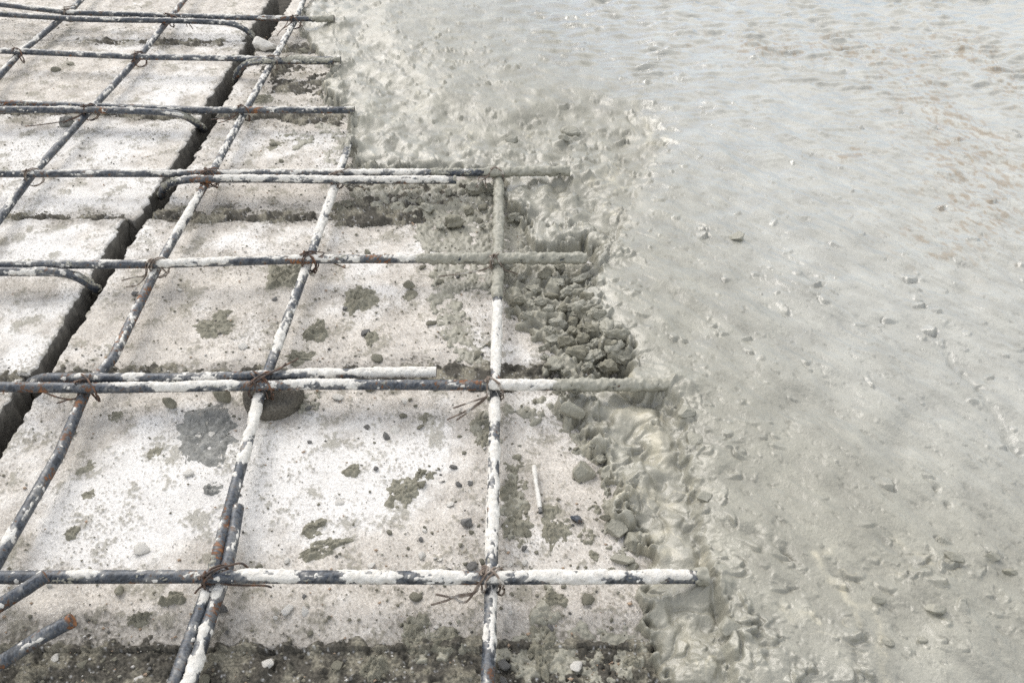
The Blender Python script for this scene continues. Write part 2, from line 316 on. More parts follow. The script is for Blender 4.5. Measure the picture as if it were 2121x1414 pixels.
specks = np.maximum(sstep(1.6, 2.2, spec(41, .003, .0085, .3) + .55 * n_fb3 + .5 * dirt - .15 * bloom), .45 * sstep(1.9, 2.6, spec(44, .0024, .0045, 0.) + .4 * n_fb2))
sandt = spec(42, .0026, .005, 0.)
cS = np.empty((NY, NX, 4), np.float32)
sand = np.array([.548, .515, .472]); wht = np.array([.70, .684, .664]); snd2 = np.array([.412, .375, .326]); drt = np.array([.078, .072, .062]); mor = np.array([.235, .222, .175])
for k in range(3):
    q = sand[k] * (1 + .10 * n_fbm.clip(-2, 2) + (.07, .08, .09)[k] * sandt.clip(-2.5, 2.5))
    q = q * (1 - bloom) + wht[k] * (1 + .035 * n_fbm.clip(-2, 2) + .02 * sandt) * bloom
    q = q * (1 - .75 * tan) + snd2[k] * (1 + .14 * sandt.clip(-2, 2)) * .75 * tan
    q = q * (1 - .62 * blots) + mor[k] * .62 * blots
    q = q * (1 - .85 * dirt) + drt[k] * (1 + .25 * sandt) * .85 * dirt
    q = q * (1 - .6 * specks) + (.215, .196, .155)[k] * .6 * specks
    cS[..., k] = np.clip(q, .03, .8)
cS[..., 3] = .85
HS = .00022 * n_fb3 + .00034 * n_fbm + .00018 * n_fine * (1 - .4 * bloom) + .0009 * blots + .0011 * specks + .0010 * dirt * n_mid
P_ = np.zeros_like(H); bumps(P_, 800, np.full_like(H, .5), .0010, .0032, .35, 43, 'pit', 2.); HS += P_

# ------------------------------------------------------------------ materials
def mat(name):
    m = bpy.data.materials.new(name); m.use_nodes = True
    t = m.node_tree
    return m, t, t.nodes['Principled BSDF']
def bump(t, pr, scale, strength, dist, detail=3, rough=.6, kind='noise'):
    co_ = N(t, 'ShaderNodeTexCoord')
    n = N(t, 'ShaderNodeTexNoise'); n.inputs['Scale'].default_value = scale; n.inputs['Detail'].default_value = detail; n.inputs['Roughness'].default_value = rough
    bp = N(t, 'ShaderNodeBump'); bp.inputs['Strength'].default_value = strength; bp.inputs['Distance'].default_value = dist
    t.links.new(co_.outputs['Object'], n.inputs['Vector']); t.links.new(n.outputs['Fac'], bp.inputs['Height']); t.links.new(bp.outputs['Normal'], pr.inputs['Normal'])
    return n, co_
def attr_mat(name, grain, gscale, bscale, bdist, rough_attr, spec_=.5, bstr=1.):
    """colour and roughness from the surface's own attribute, times a fine grain"""
    m, t, pr = mat(name)
    at = N(t, 'ShaderNodeAttribute', attribute_name='col')
    n, co_ = bump(t, pr, bscale, bstr, bdist, 4, .65)
    g = N(t, 'ShaderNodeTexVoronoi'); g.inputs['Scale'].default_value = gscale
    t.links.new(co_.outputs['Object'], g.inputs['Vector'])
    mr = N(t, 'ShaderNodeMapRange'); mr.inputs['To Min'].default_value = 1 - grain; mr.inputs['To Max'].default_value = 1 + grain
    sep = N(t, 'ShaderNodeSeparateColor')
    t.links.new(g.outputs['Color'], sep.inputs['Color']); t.links.new(sep.outputs[0], mr.inputs['Value'])
    mul = N(t, 'ShaderNodeMix', data_type='RGBA', blend_type='MULTIPLY'); mul.inputs['Factor'].default_value = 1
    t.links.new(at.outputs['Color'], mul.inputs['A']); t.links.new(mr.outputs['Result'], mul.inputs['B'])
    t.links.new(mul.outputs['Result'], pr.inputs['Base Color'])
    if rough_attr: t.links.new(at.outputs['Alpha'], pr.inputs['Roughness'])
    else: pr.inputs['Roughness'].default_value = .85
    pr.inputs['Specular IOR Level'].default_value = spec_
    return m
def noise_mat(name, c1, c2, scale, rough, bscale, bdist, spec_=.4, c3=None, detail=4):
    m, t, pr = mat(name)
    n, co_ = bump(t, pr, bscale, 1., bdist, 4, .65)
    k = N(t, 'ShaderNodeTexNoise'); k.inputs['Scale'].default_value = scale; k.inputs['Detail'].default_value = detail
    t.links.new(co_.outputs['Object'], k.inputs['Vector'])
    r = N(t, 'ShaderNodeValToRGB')
    r.color_ramp.elements[0].position = .32; r.color_ramp.elements[0].color = (*c1, 1)
    r.color_ramp.elements[1].position = .68; r.color_ramp.elements[1].color = (*c2, 1)
    if c3:
        e = r.color_ramp.elements.new(.5); e.color = (*c3, 1)
    t.links.new(k.outputs['Fac'], r.inputs['Fac']); t.links.new(r.outputs['Color'], pr.inputs['Base Color'])
    pr.inputs['Roughness'].default_value = rough; pr.inputs['Specular IOR Level'].default_value = spec_
    return m
M_CONC = attr_mat('wet concrete', .06, 900, 420, .0009, True, .5)
_t = M_CONC.node_tree; _p = _t.nodes['Principled BSDF']                  # bleed water standing on the paste
_p.inputs['Coat Weight'].default_value = 1.; _p.inputs['Coat IOR'].default_value = 1.5
_a = [n for n in _t.nodes if n.bl_idname == 'ShaderNodeAttribute'][0]
_m = N(_t, 'ShaderNodeMath', operation='MULTIPLY'); _m.inputs[1].default_value = .75
_w = N(_t, 'ShaderNodeMapRange'); _w.inputs['From Min'].default_value = .12; _w.inputs['From Max'].default_value = .50; _w.inputs['To Min'].default_value = 1.; _w.inputs['To Max'].default_value = .42
_t.links.new(_a.outputs['Alpha'], _w.inputs['Value']); _t.links.new(_w.outputs['Result'], _p.inputs['Coat Weight'])
_t.links.new(_a.outputs['Alpha'], _m.inputs[0]); _t.links.new(_m.outputs[0], _p.inputs['Coat Roughness'])
_b = [n for n in _t.nodes if n.bl_idname == 'ShaderNodeBump'][0]
_b2 = N(_t, 'ShaderNodeBump'); _b2.inputs['Strength'].default_value = .35; _b2.inputs['Distance'].default_value = .0009
_t.links.new(_b.inputs['Height'].links[0].from_socket, _b2.inputs['Height']); _t.links.new(_b2.outputs['Normal'], _p.inputs['Coat Normal'])
M_SLAB = attr_mat('precast slab face', .16, 820, 520, .0014, False, .25)
M_SIDE = noise_mat('dark slab edge', (.105, .10, .092), (.20, .19, .172), 90, .8, 300, .0012, .3)  # slab sides, darker than the top faces
M_SOIL = noise_mat('dark bed', (.035, .032, .028), (.08, .072, .06), 40, .95, 150, .004, .2)
M_MORT = noise_mat('drying mortar', (.185, .176, .136), (.275, .263, .212), 90, .75, 420, .0012, .35)
M_MGREY = noise_mat('grey mortar skin', (.17, .17, .16), (.33, .33, .315), 160, .75, 300, .0022, .35)
M_LUMP = noise_mat('mortar coated stone', (.245, .237, .192), (.325, .316, .265), 70, .5, 300, .0022, .5)
M_SKIN = noise_mat('stone under wet paste', (.275, .268, .222), (.32, .313, .268), 70, .45, 300, .0015, .5)
M_COATG = noise_mat('grey mortar coat', (.25, .243, .20), (.34, .333, .285), 120, .5, 500, .0005, .5)
M_WHITE = noise_mat('white cement splash', (.56, .54, .50), (.74, .725, .69), 150, .6, 330, .0016, .4)
M_CHIP = noise_mat('white stone chip', (.55, .53, .49), (.74, .72, .68), 90, .7, 300, .0008, .4)
M_DARK = noise_mat('dark stone', (.10, .10, .10), (.24, .235, .225), 160, .7, 400, .0012, .4)
M_SPACER = noise_mat('concrete spacer', (.105, .095, .08), (.20, .185, .155), 330, .9, 300, .004, .25)
def steel_mat():
    m, t, pr = mat('weathered steel')
    at = N(t, 'ShaderNodeAttribute', attribute_name='rust')
    n, co_ = bump(t, pr, 380, .6, .0005, 4, .6)
    k = N(t, 'ShaderNodeTexNoise'); k.inputs['Scale'].default_value = 130; k.inputs['Detail'].default_value = 5; k.inputs['Roughness'].default_value = .7
    t.links.new(co_.outputs['Object'], k.inputs['Vector'])
    ad = N(t, 'ShaderNodeMath', operation='ADD'); t.links.new(at.outputs['Fac'], ad.inputs[0]); t.links.new(k.outputs['Fac'], ad.inputs[1])
    r = N(t, 'ShaderNodeValToRGB'); e = r.color_ramp.elements
    e[0].position = .33; e[0].color = (.022, .027, .036, 1)
    e[1].position = .72; e[1].color = (.20, .085, .038, 1)
    for p_, c in ((.39, (.034, .041, .053)), (.43, (.095, .112, .138)), (.46, (.040, .047, .060)), (.51, (.060, .066, .076)), (.545, (.13, .14, .15)), (.58, (.075, .062, .055)), (.63, (.085, .048, .032)), (.86, (.28, .13, .05))):
        x = e.new(p_); x.color = (*c, 1)
    sc_ = N(t, 'ShaderNodeMath', operation='MULTIPLY'); sc_.inputs[1].default_value = 1.
    t.links.new(ad.outputs[0], sc_.inputs[0]); t.links.new(sc_.outputs[0], r.inputs['Fac'])
    du = N(t, 'ShaderNodeAttribute', attribute_name='dust')
    dm = N(t, 'ShaderNodeMix', data_type='RGBA'); dm.inputs['B'].default_value = (.33, .325, .31, 1)
    t.links.new(du.outputs['Fac'], dm.inputs['Factor']); t.links.new(r.outputs['Color'], dm.inputs['A']); t.links.new(dm.outputs['Result'], pr.inputs['Base Color'])
    mr = N(t, 'ShaderNodeMapRange'); mr.inputs['From Min'].default_value = .4; mr.inputs['From Max'].default_value = .8; mr.inputs['To Min'].default_value = .42; mr.inputs['To Max'].default_value = .85
    t.links.new(ad.outputs[0], mr.inputs['Value']); t.links.new(mr.outputs['Result'], pr.inputs['Roughness'])
    pr.inputs['Metallic'].default_value = .15; pr.inputs['Specular IOR Level'].default_value = .5
    return m
M_STEEL = steel_mat()
M_WIRE = noise_mat('rusty wire', (.045, .04, .04), (.20, .095, .05), 120, .6, 600, .0002, .4, (.09, .06, .045))
M_WIREP = noise_mat('cement spattered wire', (.10, .075, .06), (.62, .60, .56), 90, .65, 600, .0002, .4, (.20, .16, .13))

# ------------------------------------------------------------------ building helpers
def mk(name, v, f, m, origin=None, parent=None, label=None, cat=None, group=None, kind=None, colr=None, rust=None, smooth=True, dust=None):
    v = np.asarray(v, np.float32)
    o0 = np.zeros(3) if origin is None else np.asarray(origin, float)
    me = bpy.data.meshes.new(name)
    f = np.asarray(f, np.int32)
    nf, k = f.shape
    me.vertices.add(len(v)); me.vertices.foreach_set('co', (v - o0.astype(np.float32)).ravel())
    me.loops.add(nf * k); me.loops.foreach_set('vertex_index', f.ravel())
    me.polygons.add(nf); me.polygons.foreach_set('loop_start', np.arange(0, nf * k, k, dtype=np.int32))
    me.update(calc_edges=True)
    if smooth: me.polygons.foreach_set('use_smooth', np.ones(nf, bool))
    if colr is not None:
        ca = me.color_attributes.new('col', 'FLOAT_COLOR', 'POINT'); ca.data.foreach_set('color', np.asarray(colr, np.float32).ravel())
    if rust is not None:
        ra = me.attributes.new('rust', 'FLOAT', 'POINT'); ra.data.foreach_set('value', np.asarray(rust, np.float32).ravel())
    if dust is not None:
        da = me.attributes.new('dust', 'FLOAT', 'POINT'); da.data.foreach_set('value', np.asarray(dust, np.float32).ravel())
    for mm in (m if isinstance(m, (list, tuple)) else [m]): me.materials.append(mm)
    o = bpy.data.objects.new(name, me); col.objects.link(o)
    o.location = o0
    if parent is not None:
        o.parent = parent; o.location = o0 - np.array(parent.location)
    tag(o, label, cat, group, kind)
    return o
def tag(o, label=None, cat=None, group=None, kind=None):
    if label: o['label'] = label
    if cat: o['category'] = cat
    if group: o['group'] = group
    if kind: o['kind'] = kind
def gridfaces(nu, nv, wrap_v=False):
    i = np.arange(nu - 1)[:, None]; j = np.arange(nv if wrap_v else nv - 1)[None, :]
    j2 = (j + 1) % nv
    return np.stack([i * nv + j, (i + 1) * nv + j, (i + 1) * nv + j2, i * nv + j2], -1).reshape(-1, 4)
def prune(v, f, keep, *attrs):
    f = f[keep]
    used = np.unique(f); mp = np.zeros(len(v), np.int32); mp[used] = np.arange(len(used))
    return (v[used], mp[f]) + tuple(a_[used] for a_ in attrs)

# ------------------------------------------------------------------ ground and slabs
g = 40.
mk('ground', [(-g, -g, -.075), (g, -g, -.075), (g, g, -.075), (-g, g, -.075)], [[0, 1, 2, 3]], M_SOIL, kind='structure', smooth=False)
def slab(x0, x1, y0, y1, dz, tilt, fx, step, label, group, skew=0.):
    """precast slab: relief of its own on top, worn arrises, sides down to the bed; fx: fine mesh only up to this x"""
    xs = [x1]
    nxf = int((min(x1, fx[1]) - max(x0, fx[0])) / step[0])
    xs = np.linspace(max(x0, fx[0]), min(x1, fx[1]), nxf)
    if x0 < fx[0]: xs = np.concatenate([np.arange(x0, fx[0] - .01, .03), xs])
    if x1 > fx[1]: xs = np.concatenate([xs, np.append(np.arange(fx[1] + .03, x1 - .005, .03), x1)])
    ys = np.linspace(y0, y1, int((y1 - y0) / step[1]))
    Xs, Ys = np.meshgrid(xs, ys, indexing='ij')
    d = np.minimum(np.minimum(Xs - x0, x1 - Xs), np.minimum(Ys - y0, y1 - Ys))
    chip = np.abs(sample_wrap(n_fb2, Xs * .9 + .3, Ys)) * .002 + .0014
    z = dz + tilt[0] * (Xs - (x0 + x1) / 2) + tilt[1] * (Ys - (y0 + y1) / 2) + sample_wrap(HS, Xs, Ys)
    z -= .0028 * sstep(1., 0., d / chip) ** 1.5
    jx = .0016 * sample_wrap(n_mid, Xs, Ys) * sstep(.012, 0, d)
    V = np.stack([Xs + jx + skew * (Ys - (y0 + y1) / 2) / (y1 - y0), Ys + jx * .7, z], -1)
    nu, nv = Xs.shape
    C = np.empty((nu, nv, 4), np.float32); C[...] = 0
    ii = (np.floor((Xs - X0) / DX).astype(int)) % NX; jj = np.floor((Ys - Y0) / DX).astype(int); jj = np.clip(np.where(jj > NY - 1, 2 * (NY - 1) - jj, np.abs(jj)), 0, NY - 1)
    C[:] = cS[jj, ii]
    f = gridfaces(nu, nv)
    top = V.reshape(-1, 3)
    # sides
    ring = np.concatenate([np.arange(nu) * nv, (nu - 1) * nv + np.arange(1, nv), (np.arange(nu - 2, -1, -1)) * nv + nv - 1, np.arange(nv - 2, 0, -1)])
    n0 = len(top); allv = [top]; rows = [ring]
    for dep in (-.012, -.03, -.073):
        q = top[ring].copy(); q[:, 2] = dz + dep
        q[:, :2] += (.0013 * sample_wrap(n_fbm, q[:, 0] * 1.7 + dep * 9, q[:, 1] * 1.7 + dep * 7))[:, None]
        rows.append(n0 + np.arange(len(ring))); n0 += len(ring); allv.append(q)
    sf = []
    for a_, b_ in zip(rows, rows[1:]):
        sf.append(np.stack([a_, b_, np.roll(b_, -1), np.roll(a_, -1)], -1))
    sf = np.concatenate(sf)
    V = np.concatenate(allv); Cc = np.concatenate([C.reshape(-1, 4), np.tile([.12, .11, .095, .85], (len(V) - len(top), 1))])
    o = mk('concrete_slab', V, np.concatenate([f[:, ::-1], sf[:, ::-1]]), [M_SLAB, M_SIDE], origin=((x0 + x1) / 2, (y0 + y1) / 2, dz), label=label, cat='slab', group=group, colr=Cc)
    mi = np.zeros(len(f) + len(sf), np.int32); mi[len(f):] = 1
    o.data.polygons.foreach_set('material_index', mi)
    return o
RL = ['precast slab covered in dark gritty dirt at the near end of the row', 'nearest wide pale slab under the two nearest crossbars, beside the wet concrete', 'sandy slab right of the open gap under the third nearest crossbar',
      'sandy slab right of the gap beneath the fifth nearest crossbar', 'slab right of the gap beneath the two farthest crossbars but one', 'farthest slab right of the gap, its end under the wet concrete']
steps = [(.0016, .0022), (.0014, .0019), (.0017, .0025), (.0022, .0032), (.003, .004), (.004, .005)]
fx1 = [.25, .28, .26, .12, -.15, -.2]
YB = [-.43] + JY
for k in range(6):
    slab((-.552, -.553, -.556, -.539, -.547, -.535)[k], .75, YB[k] + .0015, YB[k + 1] - .0015, (-.007, .0, -.001, .0005, -.0008, 0)[k], ((0, 0), (.001, .002), (.0, -.003), (.001, .002), (0, 0), (0, 0))[k], (-.7, fx1[k]), steps[k], RL[k], 'precast slabs right of the gap')
LLb = ['slab left of the gap in the bottom corner, mostly out of the picture', 'white slab with a dark right end beneath the third nearest crossbar, left of the gap', 'white slab left of the gap beneath the fourth nearest crossbar',
       'pale slab left of the gap beneath the second farthest crossbar', 'farthest slab left of the gap beneath the farthest crossbar']
YL = [-.06, .302, .668, 1.050, 1.432, 1.80]
for k in range(5):
    fl_ = (-.75, -1.0, -1.2, -1.3, -1.4)[k]
    slab(-1.75, (-.586, -.583, -.572, -.581, -.593)[k], YL[k] + .002, YL[k + 1] - .002, (-.002, .001, -.001, .001, 0)[k], ((.002, 0), (.001, .003), (0, .002), (0, -.002), (0, 0))[k], (fl_, -.5), steps[min(k + 1, 5)], LLb[k], 'precast slabs left of the gap', skew=(0, -.014, 0, 0, 0)[k])
print('slabs', time.process_time())

# ------------------------------------------------------------------ the pour itself
vy = np.concatenate([np.linspace(-260, -8, 46), np.linspace(-4, 1424, 700), np.linspace(1432, 1700, 40)])
ux = np.concatenate([np.linspace(600, 2135, 745), np.linspace(2145, 3300, 110)])
UX, VY = np.meshgrid(ux, vy, indexing='ij')
d = ((UX - 1060.5) / F)[..., None] * CR + ((707 - VY) / F)[..., None] * CU + _f
W = CAM + d * ((.03 - CAM[2]) / d[..., 2])[..., None]
xx, yy = W[..., 0], W[..., 1]
zz = sample(H, xx, yy)
V = np.stack([xx, yy, zz], -1).reshape(-1, 3)
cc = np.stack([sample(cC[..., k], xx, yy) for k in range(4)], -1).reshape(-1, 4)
f = gridfaces(*UX.shape)
keep = (V[f][:, :, 2] > -.0035).any(1)
V, f, cc = prune(V, f, keep, cc)
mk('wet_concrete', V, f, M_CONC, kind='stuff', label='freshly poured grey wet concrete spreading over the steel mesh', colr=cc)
print('concrete', len(V), time.process_time())

# ---- gritty muck lying in and over the slab joints
strips = [([(-60, 1338), (500, 1336), (1000, 1326), (1345, 1330), (1420, 1480), (-60, 1480)], 1.), ([(700, 758), (1130, 752), (1200, 790), (1150, 806), (980, 800), (700, 792)], .9), ([(90, 766), (450, 764), (700, 768), (700, 788), (90, 790)], .62),
          ([(330, 436), (700, 434), (720, 462), (480, 458), (320, 452)], .55), ([(690, 425), (870, 432), (900, 462), (700, 470)], .72), ([(720, 380), (1030, 385), (1030, 430), (720, 432)], .7), ([(0, 443), (290, 446), (300, 458), (0, 456)], .6), ([(200, 228), (420, 234), (420, 248), (200, 244)], .62), ([(0, 218), (200, 224), (200, 240), (0, 236)], .55),
          ([(455, 232), (720, 236), (715, 262), (450, 250)], .75), ([(150, 80), (505, 84), (500, 98), (150, 95)], .62), ([(525, 90), (700, 95), (690, 112), (520, 106)], .7), ([(-40, 770), (80, 775), (70, 800), (-40, 800)], .7), ([(540, 130), (690, 135), (690, 200), (560, 190)], .45)]
mM = np.zeros_like(mA)
for st_, amt_ in strips: mM = np.maximum(mM, amt_ * poly(st_, 0.))
mq = blur(mM, .006)
cov_ = mq * 1.25 - .60 + .26 * n_big.clip(-1.5, 1.5) * (GY > 0) + .30 * n_fbm.clip(-2, 2) * .6 + .22 * n_mid.clip(-2, 2) + .10 * n_fine
lumpy = np.zeros_like(H); bumps(lumpy, 2600, np.clip(mM, 0, 1), .0016, .008, .5, 35, 'stone', 2.4)
HM = np.where((mq > .03), np.clip(cov_ * .009, -.006, .0042), -.006) + lumpy * (cov_ > -.25)
HM -= .012 * sstep(-.545, -.556, GX) * sstep(-.600, -.572, GX)          # falls away into the open gap
cM = np.empty((NY, NX, 4), np.float32)
tn = sstep(-.2, 1.1, n_fb2 + .3 * n_mid)
for k in range(3):
    q = np.array([.080, .074, .062])[k] * (1 - tn) + np.array([.215, .200, .160])[k] * tn
    q = q * (1 + .30 * sandt.clip(-1.5, 2.5))
    sp_ = sstep(1.9, 2.4, spec(45, .0026, .007, .2))
    cM[..., k] = np.clip(q * (1 - sp_) + .6 * sp_, .03, .7)
cM[..., 3] = .85
vy = np.linspace(60, 1470, 720); ux = np.linspace(-60, 1420, 760)
UX, VY = np.meshgrid(ux, vy, indexing='ij')
d = ((UX - 1060.5) / F)[..., None] * CR + ((707 - VY) / F)[..., None] * CU + _f
W = CAM + d * ((0 - CAM[2]) / d[..., 2])[..., None]
xx, yy = W[..., 0], W[..., 1]
zz = sample(HM, xx, yy) + np.where(yy < -.060, -.005, 0)
zz = np.where((xx < X0 + .01) | (yy < Y0 + .01), -.01, zz)
V = np.stack([xx, yy, zz], -1).reshape(-1, 3)
cc = np.stack([sample(cM[..., k], xx, yy) for k in range(4)], -1).reshape(-1, 4)
f = gridfaces(*UX.shape)
lim = np.where(V[:, 1] < -.060, -.009, -.0018)
V, f, cc = prune(V, f, (V[f][:, :, 2] > lim[f]).any(1), cc)
mk('joint_dirt', V, f, M_SLAB, kind='stuff', label='dark gritty dirt lying in and over the slab joints', colr=cc)
print('dirt', len(V), time.process_time())

# ------------------------------------------------------------------ reinforcing bars
RB = .0062
ZT, ZL = .0362, .0236
TS = .0005
tex1 = spec(61, .006, .05, 1.0); tex2 = spec(62, .0026, .010, .7)         # reused as wrapped sheets
dots = np.zeros((NY, NX), np.float32); bumps(dots, 5200, np.ones_like(dots), .0020, .0085, 20., 63, 'stone', 2.6)
def tex(T, s, t): return T[(np.floor(t / .0006).astype(int)) % NY, (np.floor(s / .0006).astype(int)) % NX]
def resample(pts, step):
    pts = np.asarray(pts, float)
    d = np.concatenate([[0], np.cumsum(np.linalg.norm(np.diff(pts, axis=0), axis=1))])
    n = max(3, int(d[-1] / step)); t = np.linspace(0, d[-1], n)
    return np.stack([np.interp(t, d, pts[:, k]) for k in range(3)], 1), t
def catmull(pts, n=12):
    p = np.asarray(pts, float); p = np.vstack([2 * p[0] - p[1], p, 2 * p[-1] - p[-2]])
    o = []
    for k in range(1, len(p) - 2):
        t = np.linspace(0, 1, n, endpoint=False)[:, None]
        a_, b_, c, d = p[k - 1:k + 3]
        o.append(.5 * (2 * b_ + (c - a_) * t + (2 * a_ - 5 * b_ + 4 * c - d) * t ** 2 + (3 * b_ - a_ - 3 * c + d) * t ** 3))
    return np.vstack(o + [p[-2][None]])
def frames(c):
    T = np.gradient(c, axis=0); T /= np.linalg.norm(T, axis=1)[:, None]
    up = np.array([0, 0, 1.]); S = np.cross(T, up)
    bad = np.linalg.norm(S, axis=1) < .2
    S[bad] = np.cross(T[bad], np.array([0, 1., 0]))
    S /= np.linalg.norm(S, axis=1)[:, None]
    return T, S, np.cross(S, T)
def tube(c, rad, nseg, cap=True):
    T, S, Nn = frames(c)
    th = np.linspace(0, 2 * math.pi, nseg, endpoint=False) - math.pi / 2
    rad = np.broadcast_to(np.asarray(rad, float), (len(c), nseg)) if np.ndim(rad) != 1 else np.repeat(np.asarray(rad)[:, None], nseg, 1)
    V = c[:, None] + rad[..., None] * (np.cos(th)[None, :, None] * S[:, None] + np.sin(th)[None, :, None] * Nn[:, None])
    f = gridfaces(len(c), nseg, True)
    V = V.reshape(-1, 3)
    if cap:
        n = len(c) * nseg
        V = np.vstack([V, c[0], c[-1]])
        j = np.arange(nseg); j2 = (j + 1) % nseg
        f = np.vstack([f, np.stack([np.full(nseg, n), j, j2, j2], -1), np.stack([np.full(nseg, n + 1), n - nseg + j2, n - nseg + j, n - nseg + j], -1)])
    return V, f, th
def clean(f):
    return f
def topx(c):
    d = c - CAM; z = d @ _f
    return 1060.5 + F * (d @ CR) / z, 707 - F * (d @ CU) / z
def bar(name, pts, label, cover, group, mort=None, rusty=(), step=.0022, r=RB, seed=0, marks=None, smoothpath=False, ax=0, thin_=1.):
    """steel bar along world points; cover: [(place, amount of white cement)], mort: the same for grey mortar, rusty: (place, amount, width);
    a place is read off the photograph across (ax=0) or down (ax=1)"""
    g = np.random.default_rng(seed + 300)
    c, t = resample(catmull(pts) if smoothpath else pts, step)
    L_ = t[-1]
    wav = np.interp(t, np.linspace(0, L_, 7), g.normal(0, .0009, 7))
    if not smoothpath: c[:, 1] += wav; c[:, 0] += wav * .5
    ns = 14
    off = g.uniform(0, 3)
    th = np.linspace(0, 2 * math.pi, ns, endpoint=False) - math.pi / 2
    ss, tt = np.meshgrid(t + off, th * r, indexing='ij')
    pp = topx(c)[ax]
    rr = r * (1 + .012 * tex(tex1, ss, tt + .3) + .010 * tex(tex2, ss, tt + .3))
    if marks is not None: rr = rr + marks(pp, th)
    V, f, _ = tube(c, rr, ns)
    ru = -.075 + .045 * tex(tex1, ss * .4, tt * .4 + .2) + .05 * tex(tex2, ss, tt)
    for q, amt, wd in rusty: ru += (amt * np.exp(-((pp - q) / wd) ** 2))[:, None] * (.55 + .35 * tex(tex2, ss * .7, tt * .7 + .4))
    ru += .05 * (np.sin(th) < -.2)[None, :]
    ru = np.concatenate([ru.ravel(), [.10, .16]])
    org = c[len(c) // 2]
    q4 = f[f[:, 2] != f[:, 3]]; f3 = f[f[:, 2] == f[:, 3]][:, :3]
    dst = np.zeros(ss.shape)
    cv = sorted((q[0], q[1] * thin_) for q in cover)
    am0 = np.interp(pp, [q[0] for q in cv], [q[1] for q in cv])[:, None]
    s0, t0_ = np.meshgrid(t + off * 1.7, th * r * 1.15, indexing='ij')
    f0 = np.minimum(am0, .9) * 2.1 - 1.66 + .74 * np.cos(th - math.pi / 2)[None, :] + .52 * (.8 * tex(tex1, s0 * .26, t0_ * .75) + .6 * tex(tex1, s0 * .6 + .4, t0_ * .9))
    dst = np.concatenate([(sstep(-1.0, .05, f0) * (.45 + .30 * tex(tex2, ss * .8, tt)).clip(0, .85)).ravel(), [0, 0]])
    o = mk('rebar', V, q4, M_STEEL, dust=dst, origin=org, label=label, cat='steel bar', group=group, rust=ru)
    import bmesh
    bm = bmesh.new(); bm.from_mesh(o.data); bm.verts.ensure_lookup_table()
    for tri in f3:
        bm.faces.new([bm.verts[int(k)] for k in tri])
    bm.to_mesh(o.data); bm.free()
    # crusts of cement lying on the bar: separate shells that dive into the steel where they stop
    for nm, cov, mt, hmax in (('cement_coat', cover, M_WHITE, .0013), ('mortar_coat', mort, M_COATG, .0026)):
        if not cov: continue
        cs, ts = resample(catmull(pts) if smoothpath else pts, max(.0011, step * .5))
        if not smoothpath:
            w2 = np.interp(ts, t, wav); cs[:, 1] += w2; cs[:, 0] += w2 * .5
        n2 = 28
        th2 = np.linspace(0, 2 * math.pi, n2, endpoint=False) - math.pi / 2
        s2, t2 = np.meshgrid(ts + off * 1.7 + (3 if nm == 'mortar_coat' else 0), th2 * r * 1.15, indexing='ij')
        cv = sorted((q[0], q[1] * (thin_ if nm == 'cement_coat' else 1)) for q in cov)
        amt = np.interp(topx(cs)[ax], [q[0] for q in cv], [q[1] for q in cv])
        kk = np.ones(9) / 9; amt = np.convolve(np.pad(amt, 4, 'edge'), kk, 'valid')[:, None]
        ang = np.cos(th2 - math.pi / 2)[None, :]          # 1 on top, -1 below
        big = .8 * tex(tex1, s2 * .26, t2 * .75) + .6 * tex(tex1, s2 * .6 + .4, t2 * .9); sm = tex(tex2, s2 * .5, t2 * .7)
        if nm == 'cement_coat':
            fld = np.minimum(amt, .9) * 2.1 - 1.66 + .74 * ang - .45 * (ang < -.3) + .52 * big + .15 * sm
            dd = tex(dots, s2 * 1.15, t2 * 1.15) * 9 - .9 + .9 * np.minimum(amt, .5) + .1 * ang
            fld = np.maximum(fld, np.where(amt > .02, np.minimum(dd, .3), -1))
        else:
            fld = amt * 2.6 - 1.55 + .45 * ang + .5 * big + .28 * sm
        h = np.where(fld > 0, hmax * (1 - np.exp(-fld * 1.4)) * (.85 + .34 * tex(tex1, s2 * .9, t2 + .2).clip(-1.6, 1.6)) + .0002, np.maximum(fld * .0022, -.0009))
        h += np.where(fld > .2, .00016 * tex(tex2, s2 * 1.5, t2 * 1.5 + .1), 0)
        Vc, fc, _ = tube(cs, r + h, n2, cap=False)
        k = (fld.ravel()[fc] > -.05).any(1)
        if k.sum() < 8: continue
        Vc, fc = prune(Vc, fc, k)
        mk(nm, Vc, fc, mt, origin=org, parent=o, kind='stuff')
    return o
def TP(px, py): return P(px, py, ZT)
def LP(px, py): return P(px, py, ZL)
def ext(a_, b_, d):                                       # run a bar on past the frame
    v = (a_ - b_); return a_ + v / np.linalg.norm(v) * d
GT, GL, GH = 'crossbars of the steel mesh', 'long bars of the steel mesh', 'hooked starter bars tied beside the crossbars'
def line(fn, pts, d0=0, d1=0):
    q = [fn(*p) for p in pts]
    if d0: q = [ext(q[0], q[1], d0)] + q
    if d1: q = q + [ext(q[-1], q[-2], d1)]
    return q
